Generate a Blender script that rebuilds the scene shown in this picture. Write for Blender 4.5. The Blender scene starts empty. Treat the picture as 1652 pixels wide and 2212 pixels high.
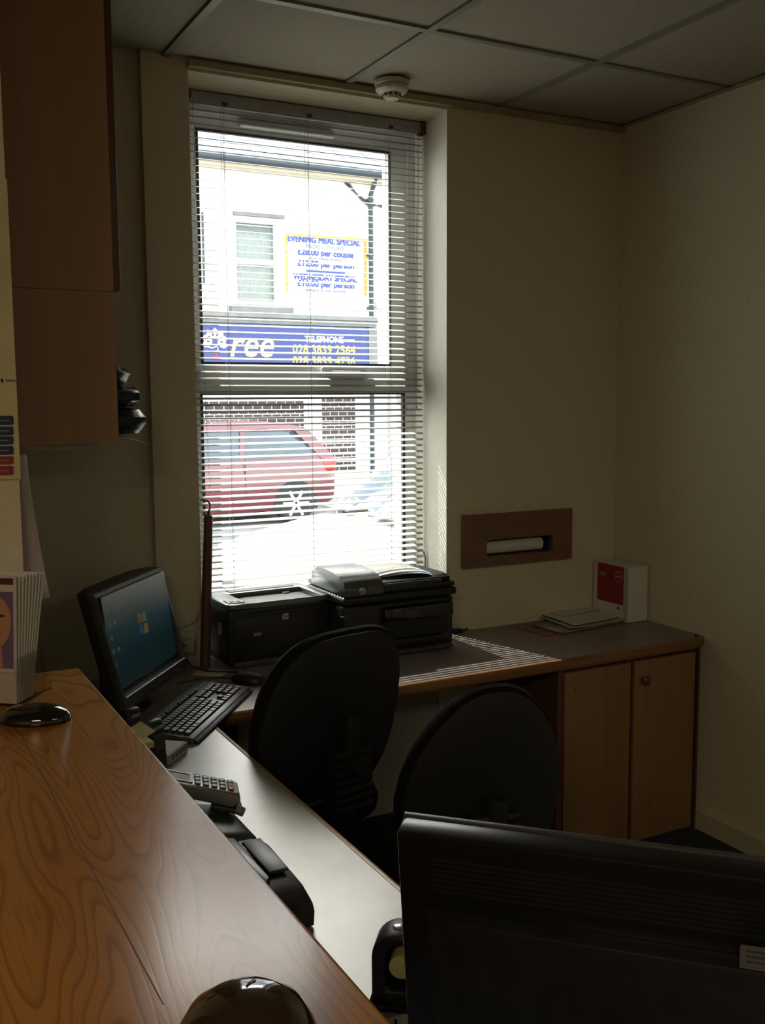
import bpy, bmesh, math, random
from mathutils import Vector, Matrix, Euler
random.seed(7)
PI = math.pi
SC = bpy.context.scene
COL = SC.collection

# ------------------------------------------------------------------ camera
F_PX, YAW, PITCH, ROLL = 2167.0, 0.48813, 0.111695, -0.006214
CAM = Vector((-2.6778, -3.0744, 1.5709))
IW, IH = 1652, 2212
_f = Vector((math.sin(YAW)*math.cos(PITCH), math.cos(YAW)*math.cos(PITCH), -math.sin(PITCH)))
_r = Vector((math.cos(YAW), -math.sin(YAW), 0)); _u = _r.cross(_f)
RR = _r*math.cos(ROLL)+_u*math.sin(ROLL); UU = -_r*math.sin(ROLL)+_u*math.cos(ROLL)
cd = bpy.data.cameras.new('camera'); cam = bpy.data.objects.new('camera', cd); COL.objects.link(cam)
cam.matrix_world = Matrix(((RR.x, UU.x, -_f.x, CAM.x), (RR.y, UU.y, -_f.y, CAM.y), (RR.z, UU.z, -_f.z, CAM.z), (0, 0, 0, 1)))
cd.sensor_fit = 'HORIZONTAL'; cd.sensor_width = 36.0; cd.lens = F_PX/IW*36.0
cd.clip_start = 0.02; cd.clip_end = 300
SC.camera = cam

def at(px, py, **k):
    """real-world point on the plane x=/y=/z= seen at a pixel of the photograph (used for surveying flat signs etc.)"""
    d = _f + RR*((px-IW/2)/F_PX) - UU*((py-IH/2)/F_PX)
    ax = 'xyz'.index(list(k)[0]); t = (list(k.values())[0]-CAM[ax])/d[ax]
    return CAM + d*t

# ------------------------------------------------------------------ world, sun, fill lights, exposure
w = bpy.data.worlds.new('sky'); SC.world = w; w.use_nodes = True
nt = w.node_tree; nt.nodes.clear()
sky = nt.nodes.new('ShaderNodeTexSky'); sky.sky_type = 'NISHITA'; sky.sun_disc = False
sky.sun_elevation = math.radians(45); sky.sun_rotation = math.radians(14); sky.air_density = 1.2; sky.dust_density = 3.5
SKY_WHITE, SKY_BLUE = 2.9, 1.4          # hazy bright sky: mostly white cloud, a little blue
bg1 = nt.nodes.new('ShaderNodeBackground'); bg1.inputs[1].default_value = SKY_BLUE*.35
bg2 = nt.nodes.new('ShaderNodeBackground'); bg2.inputs[0].default_value = (1, .98, .92, 1); bg2.inputs[1].default_value = SKY_WHITE
ad = nt.nodes.new('ShaderNodeAddShader'); wo = nt.nodes.new('ShaderNodeOutputWorld')
nt.links.new(sky.outputs[0], bg1.inputs[0]); nt.links.new(bg1.outputs[0], ad.inputs[0]); nt.links.new(bg2.outputs[0], ad.inputs[1]); nt.links.new(ad.outputs[0], wo.inputs[0])
SUN_AZ = math.radians(14); SUN_EL = math.radians(45)
sd = bpy.data.lights.new('sun', 'SUN'); sd.energy = 26.0; sd.angle = math.radians(0.53); sd.color = (1, .96, .88)
so = bpy.data.objects.new('sun', sd); COL.objects.link(so)
sdir = Vector((math.sin(SUN_AZ)*math.cos(SUN_EL), -math.cos(SUN_AZ)*math.cos(SUN_EL), -math.sin(SUN_EL)))
so.rotation_euler = sdir.to_track_quat('-Z', 'Y').to_euler(); so.location = (-2, 12, 14)
def area(name, loc, rot, sx, sy, energy, col, portal=False):
    d = bpy.data.lights.new(name, 'AREA'); d.shape = 'RECTANGLE'; d.size = sx; d.size_y = sy; d.energy = energy; d.color = col
    if portal: d.cycles.is_portal = True
    o = bpy.data.objects.new(name, d); COL.objects.link(o); o.location = loc; o.rotation_euler = rot; return o
FILL_FRONT = area('fill_public_area', (-3.9, -4.3, 2.57), (0, 0, 0), 1.15, .55, 29.0, (1.0, .80, .50))  # unseen warm source behind the camera, strengthened as interior fill
FILL_OFFICE = area('fill_office', (-1.0, -4.6, 2.57), (0, 0, 0), 1.1, .5, 6.5, (.98, 1.0, .80))  # unseen fill light added behind the camera to brighten the room
area('window_portal', (-1.22, .34, 1.68), (math.radians(-90), 0, 0), .95, 1.8, 1, (1, 1, 1), portal=True)
SC.view_settings.view_transform = 'Standard'; SC.view_settings.look = 'None'
SC.view_settings.gamma = 1; SC.view_settings.use_curve_mapping = False
SC.view_settings.exposure = 0.48

# ------------------------------------------------------------------ materials
MATS = {}
def mat(name, col, rough=.6, metal=0, spec=.5, noise=None, bump=None, emit=None, alpha=None, coat=0, stretch=(1, 1, 1), col2=None, sheen=0, ior=1.5):
    """noise=(scale, amount) colour variation; bump=(scale, strength, distance)"""
    if name in MATS: return MATS[name]
    m = bpy.data.materials.new(name); m.use_nodes = True; MATS[name] = m
    n = m.node_tree.nodes; l = m.node_tree.links; b = n['Principled BSDF']
    c = tuple(col)+(1,)
    b.inputs['Base Color'].default_value = c; b.inputs['Roughness'].default_value = rough
    b.inputs['Metallic'].default_value = metal; b.inputs['IOR'].default_value = ior; b.inputs['Specular IOR Level'].default_value = spec
    b.inputs['Coat Weight'].default_value = coat
    if sheen: b.inputs['Sheen Weight'].default_value = sheen
    tc = n.new('ShaderNodeTexCoord'); mp = n.new('ShaderNodeMapping'); mp.inputs['Scale'].default_value = stretch
    l.new(tc.outputs['Object'], mp.inputs[0])
    if noise is None: noise = (9, .08)
    t = n.new('ShaderNodeTexNoise'); t.inputs['Scale'].default_value = noise[0]; t.inputs['Detail'].default_value = 5
    l.new(mp.outputs[0], t.inputs['Vector'])
    mx = n.new('ShaderNodeMix'); mx.data_type = 'RGBA'
    d = noise[1]; c2 = tuple(col2)+(1,) if col2 else tuple(max(0, v*(1-2*d)) for v in col)+(1,)
    mx.inputs[6].default_value = c; mx.inputs[7].default_value = c2
    rp = n.new('ShaderNodeMapRange'); rp.inputs[1].default_value = .35; rp.inputs[2].default_value = .65
    l.new(t.outputs[0], rp.inputs[0]); l.new(rp.outputs[0], mx.inputs[0]); l.new(mx.outputs[2], b.inputs['Base Color'])
    if bump:
        t2 = n.new('ShaderNodeTexNoise'); t2.inputs['Scale'].default_value = bump[0]; t2.inputs['Detail'].default_value = 3
        l.new(mp.outputs[0], t2.inputs['Vector'])
        bn = n.new('ShaderNodeBump'); bn.inputs['Strength'].default_value = bump[1]; bn.inputs['Distance'].default_value = bump[2]
        l.new(t2.outputs[0], bn.inputs['Height']); l.new(bn.outputs[0], b.inputs['Normal'])
    if emit: b.inputs['Emission Color'].default_value = tuple(emit[0])+(1,); b.inputs['Emission Strength'].default_value = emit[1]
    return m

def wood(name, light, dark, scale=(5, .55, 5), rings=9, rough=.35, pore=.5, coat=0, pores=(240, 6, 240), contrast=.75, spec=.5):
    """plain-sawn grain: contour lines of stretched noise give cathedral loops; fine stretched noise gives the pores"""
    m = bpy.data.materials.new(name); m.use_nodes = True
    n = m.node_tree.nodes; l = m.node_tree.links; b = n['Principled BSDF']
    tc = n.new('ShaderNodeTexCoord')
    mp = n.new('ShaderNodeMapping'); mp.inputs['Scale'].default_value = scale; l.new(tc.outputs['Object'], mp.inputs[0])
    t = n.new('ShaderNodeTexNoise'); t.inputs['Scale'].default_value = 1; t.inputs['Detail'].default_value = 1.5; t.inputs['Roughness'].default_value = .35
    l.new(mp.outputs[0], t.inputs['Vector'])
    mu = n.new('ShaderNodeMath'); mu.operation = 'MULTIPLY'; mu.inputs[1].default_value = rings; l.new(t.outputs[0], mu.inputs[0])
    fr = n.new('ShaderNodeMath'); fr.operation = 'FRACT'; l.new(mu.outputs[0], fr.inputs[0])
    cr = n.new('ShaderNodeValToRGB'); e = cr.color_ramp.elements
    e[0].position = 0; e[0].color = (0, 0, 0, 1); e[1].position = 1; e[1].color = (0, 0, 0, 1)
    x = e.new(.60); x.color = (.18, .18, .18, 1); x = e.new(.88); x.color = (1, 1, 1, 1)
    l.new(fr.outputs[0], cr.inputs[0])
    mp2 = n.new('ShaderNodeMapping'); mp2.inputs['Scale'].default_value = pores; l.new(tc.outputs['Object'], mp2.inputs[0])
    t2 = n.new('ShaderNodeTexNoise'); t2.inputs['Scale'].default_value = 1; t2.inputs['Detail'].default_value = 2; l.new(mp2.outputs[0], t2.inputs['Vector'])
    r2 = n.new('ShaderNodeMapRange'); r2.inputs[1].default_value = .52; r2.inputs[2].default_value = .7; r2.inputs[4].default_value = pore; l.new(t2.outputs[0], r2.inputs[0])
    mpp = n.new('ShaderNodeMapping'); mpp.inputs['Scale'].default_value = tuple(v*.6 for v in scale); l.new(tc.outputs['Object'], mpp.inputs[0])
    t3 = n.new('ShaderNodeTexNoise'); t3.inputs['Scale'].default_value = 1.3; t3.inputs['Detail'].default_value = 2; l.new(mpp.outputs[0], t3.inputs['Vector'])
    ml = n.new('ShaderNodeMath'); ml.operation = 'MULTIPLY'; ml.inputs[1].default_value = contrast; l.new(cr.outputs[0], ml.inputs[0])
    mxa = n.new('ShaderNodeMath'); mxa.operation = 'MAXIMUM'; l.new(ml.outputs[0], mxa.inputs[0]); l.new(r2.outputs[0], mxa.inputs[1])
    mx = n.new('ShaderNodeMix'); mx.data_type = 'RGBA'; mx.inputs[6].default_value = tuple(light)+(1,); mx.inputs[7].default_value = tuple(dark)+(1,)
    l.new(mxa.outputs[0], mx.inputs[0])
    mz = n.new('ShaderNodeMix'); mz.data_type = 'RGBA'; mz.blend_type = 'MULTIPLY'; mz.inputs[0].default_value = .35
    l.new(mx.outputs[2], mz.inputs[6]); l.new(t3.outputs[0], mz.inputs[7]); l.new(mz.outputs[2], b.inputs['Base Color'])
    b.inputs['Specular IOR Level'].default_value = spec; b.inputs['Roughness'].default_value = rough; b.inputs['Coat Weight'].default_value = coat; b.inputs['Coat Roughness'].default_value = .3
    bn = n.new('ShaderNodeBump'); bn.inputs['Strength'].default_value = .05; bn.inputs['Distance'].default_value = .0006
    bn.invert = True; l.new(mxa.outputs[0], bn.inputs['Height']); l.new(bn.outputs[0], b.inputs['Normal'])
    MATS[name] = m; return m

def glass(name, tint=(.95, .98, .97), refl=.06, ior=1.35):
    m = bpy.data.materials.new(name); m.use_nodes = True; n = m.node_tree.nodes; l = m.node_tree.links; n.clear()
    tr = n.new('ShaderNodeBsdfTransparent'); tr.inputs[0].default_value = tuple(tint)+(1,)
    gl = n.new('ShaderNodeBsdfGlossy'); gl.inputs['Roughness'].default_value = .02
    fz = n.new('ShaderNodeFresnel'); fz.inputs[0].default_value = ior
    mx = n.new('ShaderNodeMixShader'); o = n.new('ShaderNodeOutputMaterial')
    l.new(fz.outputs[0], mx.inputs[0]); l.new(tr.outputs[0], mx.inputs[1]); l.new(gl.outputs[0], mx.inputs[2]); l.new(mx.outputs[0], o.inputs[0])
    MATS[name] = m; return m

M = dict(
 wall=mat('wallpaper_cream', (.63, .565, .42), .75, noise=(60, .03), bump=(190, .35, .003)),
 reveal=mat('reveal_skylit', (.82, .78, .68), .7, noise=(20, .02), bump=(120, .3, .002)),  # lighter than the wall: sky brightness on the reveal put into the colour
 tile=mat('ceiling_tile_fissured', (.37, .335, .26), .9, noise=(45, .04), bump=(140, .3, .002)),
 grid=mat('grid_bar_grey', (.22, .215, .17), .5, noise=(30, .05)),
 trimw=mat('wall_angle_tan', (.36, .30, .18), .5, noise=(14, .06)),
 carpet=mat('carpet_blue_grey', (.035, .040, .060), .95, noise=(180, .35), bump=(300, .6, .004)),
 base=mat('baseboard_magnolia', (.55, .50, .34), .45, noise=(10, .04)),
 pvc=mat('pvc_white', (.62, .63, .62), .35, noise=(5, .02)),
 gasket=mat('window_gasket_black', (.02, .02, .022), .6),
 glass=glass('window_glass'),
 slat=mat('blind_slat_pale_grey', (.36, .36, .345), .42, noise=(7, .04)),
 rail=mat('blind_rail_grey', (.33, .32, .32), .45, noise=(7, .05)),
 cord=mat('blind_cord', (.40, .38, .34), .8),
 clear=glass('clear_acrylic', (.96, .96, .95), ior=1.12),
 counter=wood('counter_oak', (.64, .27, .055), (.22, .09, .025), scale=(9.5, 1.7, 4), rings=30, rough=.22, spec=.27, contrast=.6, pore=.36, pores=(300, 9, 300)),
 edgewood=wood('edge_wood', (.33, .155, .055), (.16, .07, .03), scale=(.8, 9, 26), rings=6, rough=.4, pore=.4, pores=(8, 240, 240)),
 edgewood_y=wood('edge_wood_lengthwise', (.55, .36, .18), (.28, .15, .07), scale=(26, .8, 26), rings=6, rough=.35, pore=.4, pores=(240, 8, 240)),
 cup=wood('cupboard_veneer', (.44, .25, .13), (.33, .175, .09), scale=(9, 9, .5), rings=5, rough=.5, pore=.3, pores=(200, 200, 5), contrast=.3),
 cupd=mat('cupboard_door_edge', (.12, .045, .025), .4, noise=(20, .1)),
 cabinet=wood('cabinet_veneer', (.32, .17, .075), (.20, .09, .045), scale=(8, 8, .6), rings=5, rough=.45, pore=.3, pores=(180, 180, 5), contrast=.4),
 cabdark=wood('cabinet_frame_dark', (.14, .06, .03), (.07, .03, .018), scale=(20, 20, .8), rings=5, rough=.45, pore=.3),
 plaque=wood('plaque_wood', (.24, .125, .07), (.15, .07, .04), scale=(1.5, 8, 18), rings=5, rough=.5, pore=.4, pores=(8, 200, 200), contrast=.4),
 lam=mat('worktop_laminate_mauve_grey', (.26, .215, .20), .36, noise=(150, .18), bump=(220, .12, .0008)),
 lamdesk=mat('desk_laminate_grey', (.36, .39, .41), .36, spec=1.0, ior=1.85, noise=(12, .08), bump=(160, .12, .0008)),
 black=mat('black_plastic_matt', (.014, .014, .015), .45, noise=(30, .15), bump=(400, .15, .0004)),
 blackgloss=mat('black_plastic_gloss', (.008, .008, .009), .08, coat=.6),
 pewter=mat('printer_grey_top', (.17, .19, .20), .27, metal=.35, noise=(8, .08)),
 dgrey=mat('dark_grey_plastic', (.055, .055, .058), .4, noise=(30, .1)),
 mgrey=mat('mid_grey_plastic', (.24, .24, .24), .4, noise=(30, .06)),
 lgrey=mat('light_grey_plastic', (.48, .48, .47), .35, noise=(30, .04)),
 silver=mat('silver_trim', (.55, .56, .57), .25, metal=.8),
 chrome=mat('chrome', (.75, .75, .75), .12, metal=1),
 fabric=mat('chair_fabric_black', (.007, .007, .008), .95, noise=(220, .3), bump=(500, .6, .002), spec=.2),
 shell=mat('chair_shell_black', (.011, .011, .012), .6),
 key=mat('key_black', (.016, .016, .017), .42),
 print=mat('key_legend_grey', (.35, .35, .36), .5),
 paper=mat('paper_white', (.66, .65, .60), .8, noise=(3, .03)),
 paperb=mat('paper_bluish', (.55, .62, .78), .7, noise=(3, .03)),
 papery=mat('paper_yellow', (.60, .55, .25), .8, noise=(3, .03)),
 card=mat('card_cream', (.55, .50, .38), .7, noise=(6, .05)),
 ink=mat('ink_grey', (.22, .23, .26), .8),
 inkb=mat('ink_black', (.02, .02, .02), .8),
 mag=mat('magazine_red_print', (.28, .055, .04), .35, noise=(18, .3), col2=(.10, .05, .05)),
 magb=mat('magazine_blue_print', (.10, .16, .26), .35, noise=(14, .3), col2=(.45, .38, .3)),
 red=mat('print_red', (.30, .014, .025), .5, noise=(5, .04)),
 navy=mat('print_navy', (.012, .025, .085), .5, noise=(6, .1)),
 brown=mat('pole_wood', (.12, .05, .03), .5, noise=(25, .15), stretch=(1, 1, .1)),
 brownr=mat('pole_top_red_brown', (.14, .045, .05), .55, noise=(30, .1)),
 rad=mat('radiator_cream', (.30, .29, .25), .5, noise=(6, .05)),
 detector=mat('detector_white', (.62, .58, .46), .4),
 bag=mat('pouch_navy_plastic', (.010, .013, .032), .22, noise=(12, .2), bump=(18, .5, .01)),
 purple=mat('leaflet_purple', (.16, .09, .22), .4, noise=(6, .1)),
 skin=mat('leaflet_skin_tone', (.46, .22, .13), .45, noise=(7, .06)),
 hair=mat('leaflet_hair_brown', (.05, .02, .015), .5),
 pinkp=mat('leaflet_pink_white', (.55, .46, .46), .5),
 cablew=mat('cable_white', (.42, .41, .36), .5),
)

# ------------------------------------------------------------------ geometry helpers
def wm(o):
    m = o.matrix_basis.copy()
    while o.parent: o = o.parent; m = o.matrix_basis @ m
    return m
def props(o, label=None, cat=None, group=None, kind=None):
    if label: o['label'] = label
    if cat: o['category'] = cat
    if group: o['group'] = group
    if kind: o['kind'] = kind
    return o
def thing(name, label, cat, loc=(0, 0, 0), rz=0, group=None):
    o = bpy.data.objects.new(name, None); COL.objects.link(o); o.empty_display_size = .05
    o.location = loc; o.rotation_euler = (0, 0, rz)
    o.matrix_basis = Matrix.Translation(Vector(loc)) @ Matrix.Rotation(rz, 4, 'Z')
    return props(o, label, cat, group)

class B:
    def __init__(s): s.b = bmesh.new()
    def _add(s, vs, fs, M_=None):
        v = [s.b.verts.new(M_ @ Vector(p) if M_ else Vector(p)) for p in vs]
        for f in fs:
            try: s.b.faces.new([v[i] for i in f])
            except ValueError: pass
        return v
    def box(s, x0, x1, y0, y1, z0, z1, M_=None):
        s._add([(x0, y0, z0), (x1, y0, z0), (x1, y1, z0), (x0, y1, z0), (x0, y0, z1), (x1, y0, z1), (x1, y1, z1), (x0, y1, z1)],
               [(0, 3, 2, 1), (4, 5, 6, 7), (0, 1, 5, 4), (1, 2, 6, 5), (2, 3, 7, 6), (3, 0, 4, 7)], M_); return s
    def rbox(s, x0, x1, y0, y1, z0, z1, r=.01, seg=3, M_=None, axis='z'):
        """box with edges rounded around one axis and small chamfers elsewhere"""
        n0 = len(s.b.verts)
        tmp = bmesh.new()
        t = B.__new__(B); t.b = tmp; t.box(x0, x1, y0, y1, z0, z1)
        bmesh.ops.bevel(tmp, geom=list(tmp.edges), offset=min(r, .49*min(x1-x0, y1-y0, z1-z0)), segments=seg, profile=.5, affect='EDGES')
        idx = {}; vs = []
        for i, v in enumerate(tmp.verts): idx[v] = i; vs.append(v.co.copy())
        s._add(vs, [[idx[v] for v in f.verts] for f in tmp.faces], M_); tmp.free(); return s
    def prism(s, pts, a0, a1, axis='z', M_=None):
        """polygon pts (2-D) extruded along axis. axis z: (x,y); y: (x,z); x: (y,z)"""
        def P(p, a): return (p[0], p[1], a) if axis == 'z' else ((p[0], a, p[1]) if axis == 'y' else (a, p[0], p[1]))
        n = len(pts); vs = [P(p, a0) for p in pts]+[P(p, a1) for p in pts]
        fs = [list(range(n))[::-1], list(range(n, 2*n))]+[(i, (i+1) % n, n+(i+1) % n, n+i) for i in range(n)]
        s._add(vs, fs, M_); return s
    def tube(s, pts, r, seg=8, cap=True, M_=None):
        pts = [Vector(p) for p in pts]; n = len(pts); rs = r if isinstance(r, (list, tuple)) else [r]*n
        rings = []; prev = None
        for i, p in enumerate(pts):
            d = (pts[min(i+1, n-1)]-pts[max(i-1, 0)]).normalized()
            if prev is None: a = d.orthogonal().normalized()
            else:
                a = prev-d*prev.dot(d); a = a.normalized() if a.length > 1e-6 else d.orthogonal().normalized()
            prev = a; c = d.cross(a)
            rings.append([p+(a*math.cos(2*PI*k/seg)+c*math.sin(2*PI*k/seg))*rs[i] for k in range(seg)])
        vs = [q for R_ in rings for q in R_]
        fs = [(i*seg+k, i*seg+(k+1) % seg, (i+1)*seg+(k+1) % seg, (i+1)*seg+k) for i in range(n-1) for k in range(seg)]
        if cap: fs += [list(range(seg))[::-1], list(range((n-1)*seg, n*seg))]
        s._add(vs, fs, M_); return s
    def lathe(s, prof, seg=28, M_=None, sy=1.0):
        """prof [(r,z)] about z"""
        n = len(prof); vs = []
        for r, z in prof: vs += [(r*math.cos(2*PI*k/seg), sy*r*math.sin(2*PI*k/seg), z) for k in range(seg)]
        fs = [(i*seg+k, i*seg+(k+1) % seg, (i+1)*seg+(k+1) % seg, (i+1)*seg+k) for i in range(n-1) for k in range(seg)]
        fs += [list(range(seg))[::-1], list(range((n-1)*seg, n*seg))]
        s._add(vs, fs, M_); return s
    def grid(s, fn, nu, nv, thick=None, M_=None):
        """surface fn(u,v)->point; given thickness along -normal by solidify afterwards"""
        vs = [fn(i/nu, j/nv) for j in range(nv+1) for i in range(nu+1)]
        fs = [(j*(nu+1)+i, j*(nu+1)+i+1, (j+1)*(nu+1)+i+1, (j+1)*(nu+1)+i) for j in range(nv) for i in range(nu)]
        s._add(vs, fs, M_); return s
    def ring_plate(s, outer, inner, a0, a1, axis='y', M_=None):
        """plate with a hole; outer and inner loops have equal counts"""
        def P(p, a): return (p[0], p[1], a) if axis == 'z' else ((p[0], a, p[1]) if axis == 'y' else (a, p[0], p[1]))
        n = len(outer); vs = [P(p, a0) for p in outer]+[P(p, a0) for p in inner]+[P(p, a1) for p in outer]+[P(p, a1) for p in inner]
        fs = []
        for i in range(n):
            j = (i+1) % n
            fs += [(i, j, n+j, n+i), (2*n+i, 3*n+i, 3*n+j, 2*n+j), (i, 2*n+i, 2*n+j, j), (n+i, n+j, 3*n+j, 3*n+i)]
        s._add(vs, fs, M_); return s
    def out(s, name, m, parent=None, world=False, smooth=False, solid=None, bevel=None, label=None, kind=None):
        b = s.b
        bmesh.ops.remove_doubles(b, verts=b.verts, dist=1e-6)
        bmesh.ops.recalc_face_normals(b, faces=b.faces)
        if solid: bmesh.ops.solidify(b, geom=list(b.faces), thickness=solid)
        if bevel:
            ed = [e for e in b.edges if len(e.link_faces) == 2 and e.calc_face_angle(0) > .6]
            bmesh.ops.bevel(b, geom=ed, offset=bevel, segments=2, profile=.5, affect='EDGES')
        if world and parent: bmesh.ops.transform(b, matrix=wm(parent).inverted(), verts=b.verts)
        me = bpy.data.meshes.new(name); b.to_mesh(me); b.free()
        if isinstance(m, str): m = M[m]
        me.materials.append(m)
        if smooth or bevel:
            for p in me.polygons: p.use_smooth = True
            me.set_sharp_from_angle(angle=math.radians(38))
        o = bpy.data.objects.new(name, me); COL.objects.link(o)
        if parent: o.parent = parent
        if label: o['label'] = label
        if kind: o['kind'] = kind
        return o
def copyobj(o, parent=None, M_=None):
    c = o.copy(); COL.objects.link(c)
    if parent: c.parent = parent
    if M_ is not None: c.matrix_basis = M_
    return c
def T(x, y, z): return Matrix.Translation((x, y, z))
def RX(a): return Matrix.Rotation(a, 4, 'X')
def RY(a): return Matrix.Rotation(a, 4, 'Y')
def RZ(a): return Matrix.Rotation(a, 4, 'Z')
def text(name, s, m, parent, mtx, size, extrude=.0008, shear=0, offset=0, width=None, align='CENTER', world=True, bold=0):
    """lettering converted to a mesh; mtx places it (text reads along local x, up local y)"""
    cu = bpy.data.curves.new(name, 'FONT'); cu.body = s; cu.size = size; cu.extrude = extrude; cu.shear = shear; cu.offset = offset
    cu.align_x = align; cu.align_y = 'CENTER'; cu.resolution_u = 3
    o = bpy.data.objects.new(name, cu); COL.objects.link(o)
    dg = bpy.context.evaluated_depsgraph_get(); me = bpy.data.meshes.new_from_object(o.evaluated_get(dg))
    bpy.data.objects.remove(o); bpy.data.curves.remove(cu)
    if width:
        xsn = [v.co.x for v in me.vertices]; sc = width/max(1e-6, max(xsn)-min(xsn)); cx = (max(xsn)+min(xsn))/2
        for v in me.vertices: v.co.x = (v.co.x-cx)*sc
    if bold:      # thicken the strokes with shifted copies joined into the same mesh
        q = bmesh.new()
        for k in range(4):
            m2 = me.copy(); m2.transform(T(bold*(k % 2-.5), bold*(k//2-.5), .0006*k)); q.from_mesh(m2); bpy.data.meshes.remove(m2)
        q.to_mesh(me); q.free()
    if world and parent: mtx = wm(parent).inverted() @ mtx
    me.transform(mtx)
    if isinstance(m, str): m = M[m]
    me.materials.clear(); me.materials.append(m)
    t = bpy.data.objects.new(name, me); COL.objects.link(t); t.parent = parent; return t
UP_Y = RX(PI/2)      # text plane facing -y, reading along +x
def rrect(x0, x1, z0, z1, r, n=4):
    p = []
    for cx, cz, a in ((x1-r, z1-r, 0), (x0+r, z1-r, PI/2), (x0+r, z0+r, PI), (x1-r, z0+r, 1.5*PI)):
        for k in range(n+1): t = a+k*PI/2/n; p.append((cx+r*math.cos(t), cz+r*math.sin(t)))
    return p
def rect_match(x0, x1, z0, z1, n=4):
    p = []
    for cx, cz in ((x1, z1), (x0, z1), (x0, z0), (x1, z0)):
        for k in range(n+1): p.append((cx, cz))
    return p

# ================================================================== THE ROOM
HC = 2.5995          # ceiling
DZ = 0.72            # desk tops
CT = 1.10            # counter top
XL, XR = -1.705, -.782
WZ0, WZ1 = .684, 2.568
# ---- window wall
b = B()
b.prism([(-5.6, .035), (-1.848, .035), (-1.848, 0), (XL, 0), (-1.655, .33), (-5.6, .33)], 0, HC+.12)
# right of the window, built round the small roll niche
nx0, nx1, nz0, nz1 = -.628, -.318, .988, 1.056
b.prism([(XR, 0), (nx0, 0), (nx0, .33), (-.758, .33)], 0, HC+.12)
b.box(nx1, .12, 0, .33, 0, HC+.12); b.box(nx0, nx1, 0, .33, 0, nz0); b.box(nx0, nx1, 0, .33, nz1, HC+.12); b.box(nx0, nx1, .07, .33, nz0, nz1)
b.prism([(XL, 0), (XR, 0), (-.758, .33), (-1.655, .33)], WZ1, HC+.12)
b.prism([(XL, 0), (XR, 0), (-.758, .33), (-1.655, .33)], 0, WZ0)
wf = b.out('wall_front', 'wall'); wf['kind'] = 'structure'
B().prism([(XR, .0005), (XR-.0015, .0005), (-.7595, .33), (-.758, .33)], WZ0+.037, WZ1).out('added_reveal_skin', 'reveal', wf)  # thin side skins added to make the sky-lit reveal brighter
B().prism([(XL, .0005), (XL+.0015, .0005), (-1.6535, .33), (-1.655, .33)], WZ0+.037, WZ1).out('added_reveal_skin', 'reveal', wf)
B().prism([(XL, .0005), (XR, .0005), (-.758, .33), (-1.655, .33)], WZ1-.0015, WZ1).out('added_reveal_skin', 'wall', wf)
o = B().box(0, .14, -6.0, 0, 0, HC+.12).out('wall_right', 'wall'); o['kind'] = 'structure'
# stub wall beside the hatch (cupboard hangs on its far side), and the rest of the shell behind the camera
o = B().box(-3.1, -2.423, -1.27, .035, 0, HC+.12).out('wall_left', 'wall'); o['kind'] = 'structure'
o = B().box(-5.72, -5.6, -6.0, .33, 0, HC+.12).out('wall_far_left', 'wall'); o['kind'] = 'structure'
b = B(); b.box(-5.6, .14, -6.12, -6.0, 0, HC+.12); wb = b.out('wall_back', 'wall'); wb['kind'] = 'structure'
o = B().box(-5.72, .14, -6.12, .33, -.1, 0).out('floor', 'carpet'); o['kind'] = 'structure'
# ---- suspended ceiling: slab, tiles, bars
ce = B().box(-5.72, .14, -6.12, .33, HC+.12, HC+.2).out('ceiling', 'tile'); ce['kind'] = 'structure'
ga, gb, GT = .5726, .5354, .6
xs = [0.0]+[-ga-GT*k for k in range(0, 9)]; ys = [0.0]+[-gb-GT*k for k in range(0, 10)]
tm = {}
for i in range(len(xs)-1):
    for j in range(len(ys)-1):
        x1, x0 = xs[i], max(xs[i+1], -5.6); y1, y0 = ys[j], max(ys[j+1], -6.0)
        if x1 <= -5.6 or y1 <= -6: continue
        k = (round(x1-x0, 3), round(y1-y0, 3))
        if k not in tm:
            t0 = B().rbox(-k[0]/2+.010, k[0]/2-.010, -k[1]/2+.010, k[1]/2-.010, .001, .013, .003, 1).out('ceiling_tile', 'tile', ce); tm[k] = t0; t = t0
        else: t = copyobj(tm[k], ce)
        t.matrix_basis = T((x0+x1)/2, (y0+y1)/2, HC+random.uniform(.0, .003)) @ RX(random.uniform(-.003, .003))
for x in xs[1:]:
    if x > -5.6: B().box(x-.012, x+.012, -6.0, 0, HC-.004, HC+.03).out('ceiling_bar', 'grid', ce)
for y in ys[1:]:
    if y > -6: B().box(-5.6, 0, y-.012, y+.012, HC-.0035, HC+.0295).out('ceiling_bar', 'grid', ce)
# edge angles under the tiles
for n_, args in enumerate([(-1.705, 0, -.022, 0), (-.022, 0, -6.0, -.022)]):
    o = B().box(args[0], args[1], args[2], args[3], HC-.0245 if n_ == 0 else HC-.008, HC-.0045).out('trim_%d' % (n_+1), 'trimw'); o['kind'] = 'structure'
o = B().prism([(-.016, 0), (0, 0), (0, .085), (-.008, .085), (-.016, .07)], -6.0, -.003, axis='y').out('baseboard_right', 'base'); o['kind'] = 'structure'
# unseen panel frames added behind the camera around the fill lights above
for lx, ly, lw, ld, lab in ((-3.9, -4.3, 1.2, .6, 'unseen panel frame added around the customer side fill light'), (-1.0, -4.6, 1.2, .6, 'unseen panel frame added around the office side fill light')):
    r = thing('fill_panel_frame', lab, 'fill light panel', (lx, ly, HC-.02))
    B().ring_plate(rect_match(-lw/2, lw/2, -ld/2, ld/2), rect_match(-lw/2+.03, lw/2-.03, -ld/2+.03, ld/2-.03), -.004, .014, 'z').out('light_frame', 'pvc', r)

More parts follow.
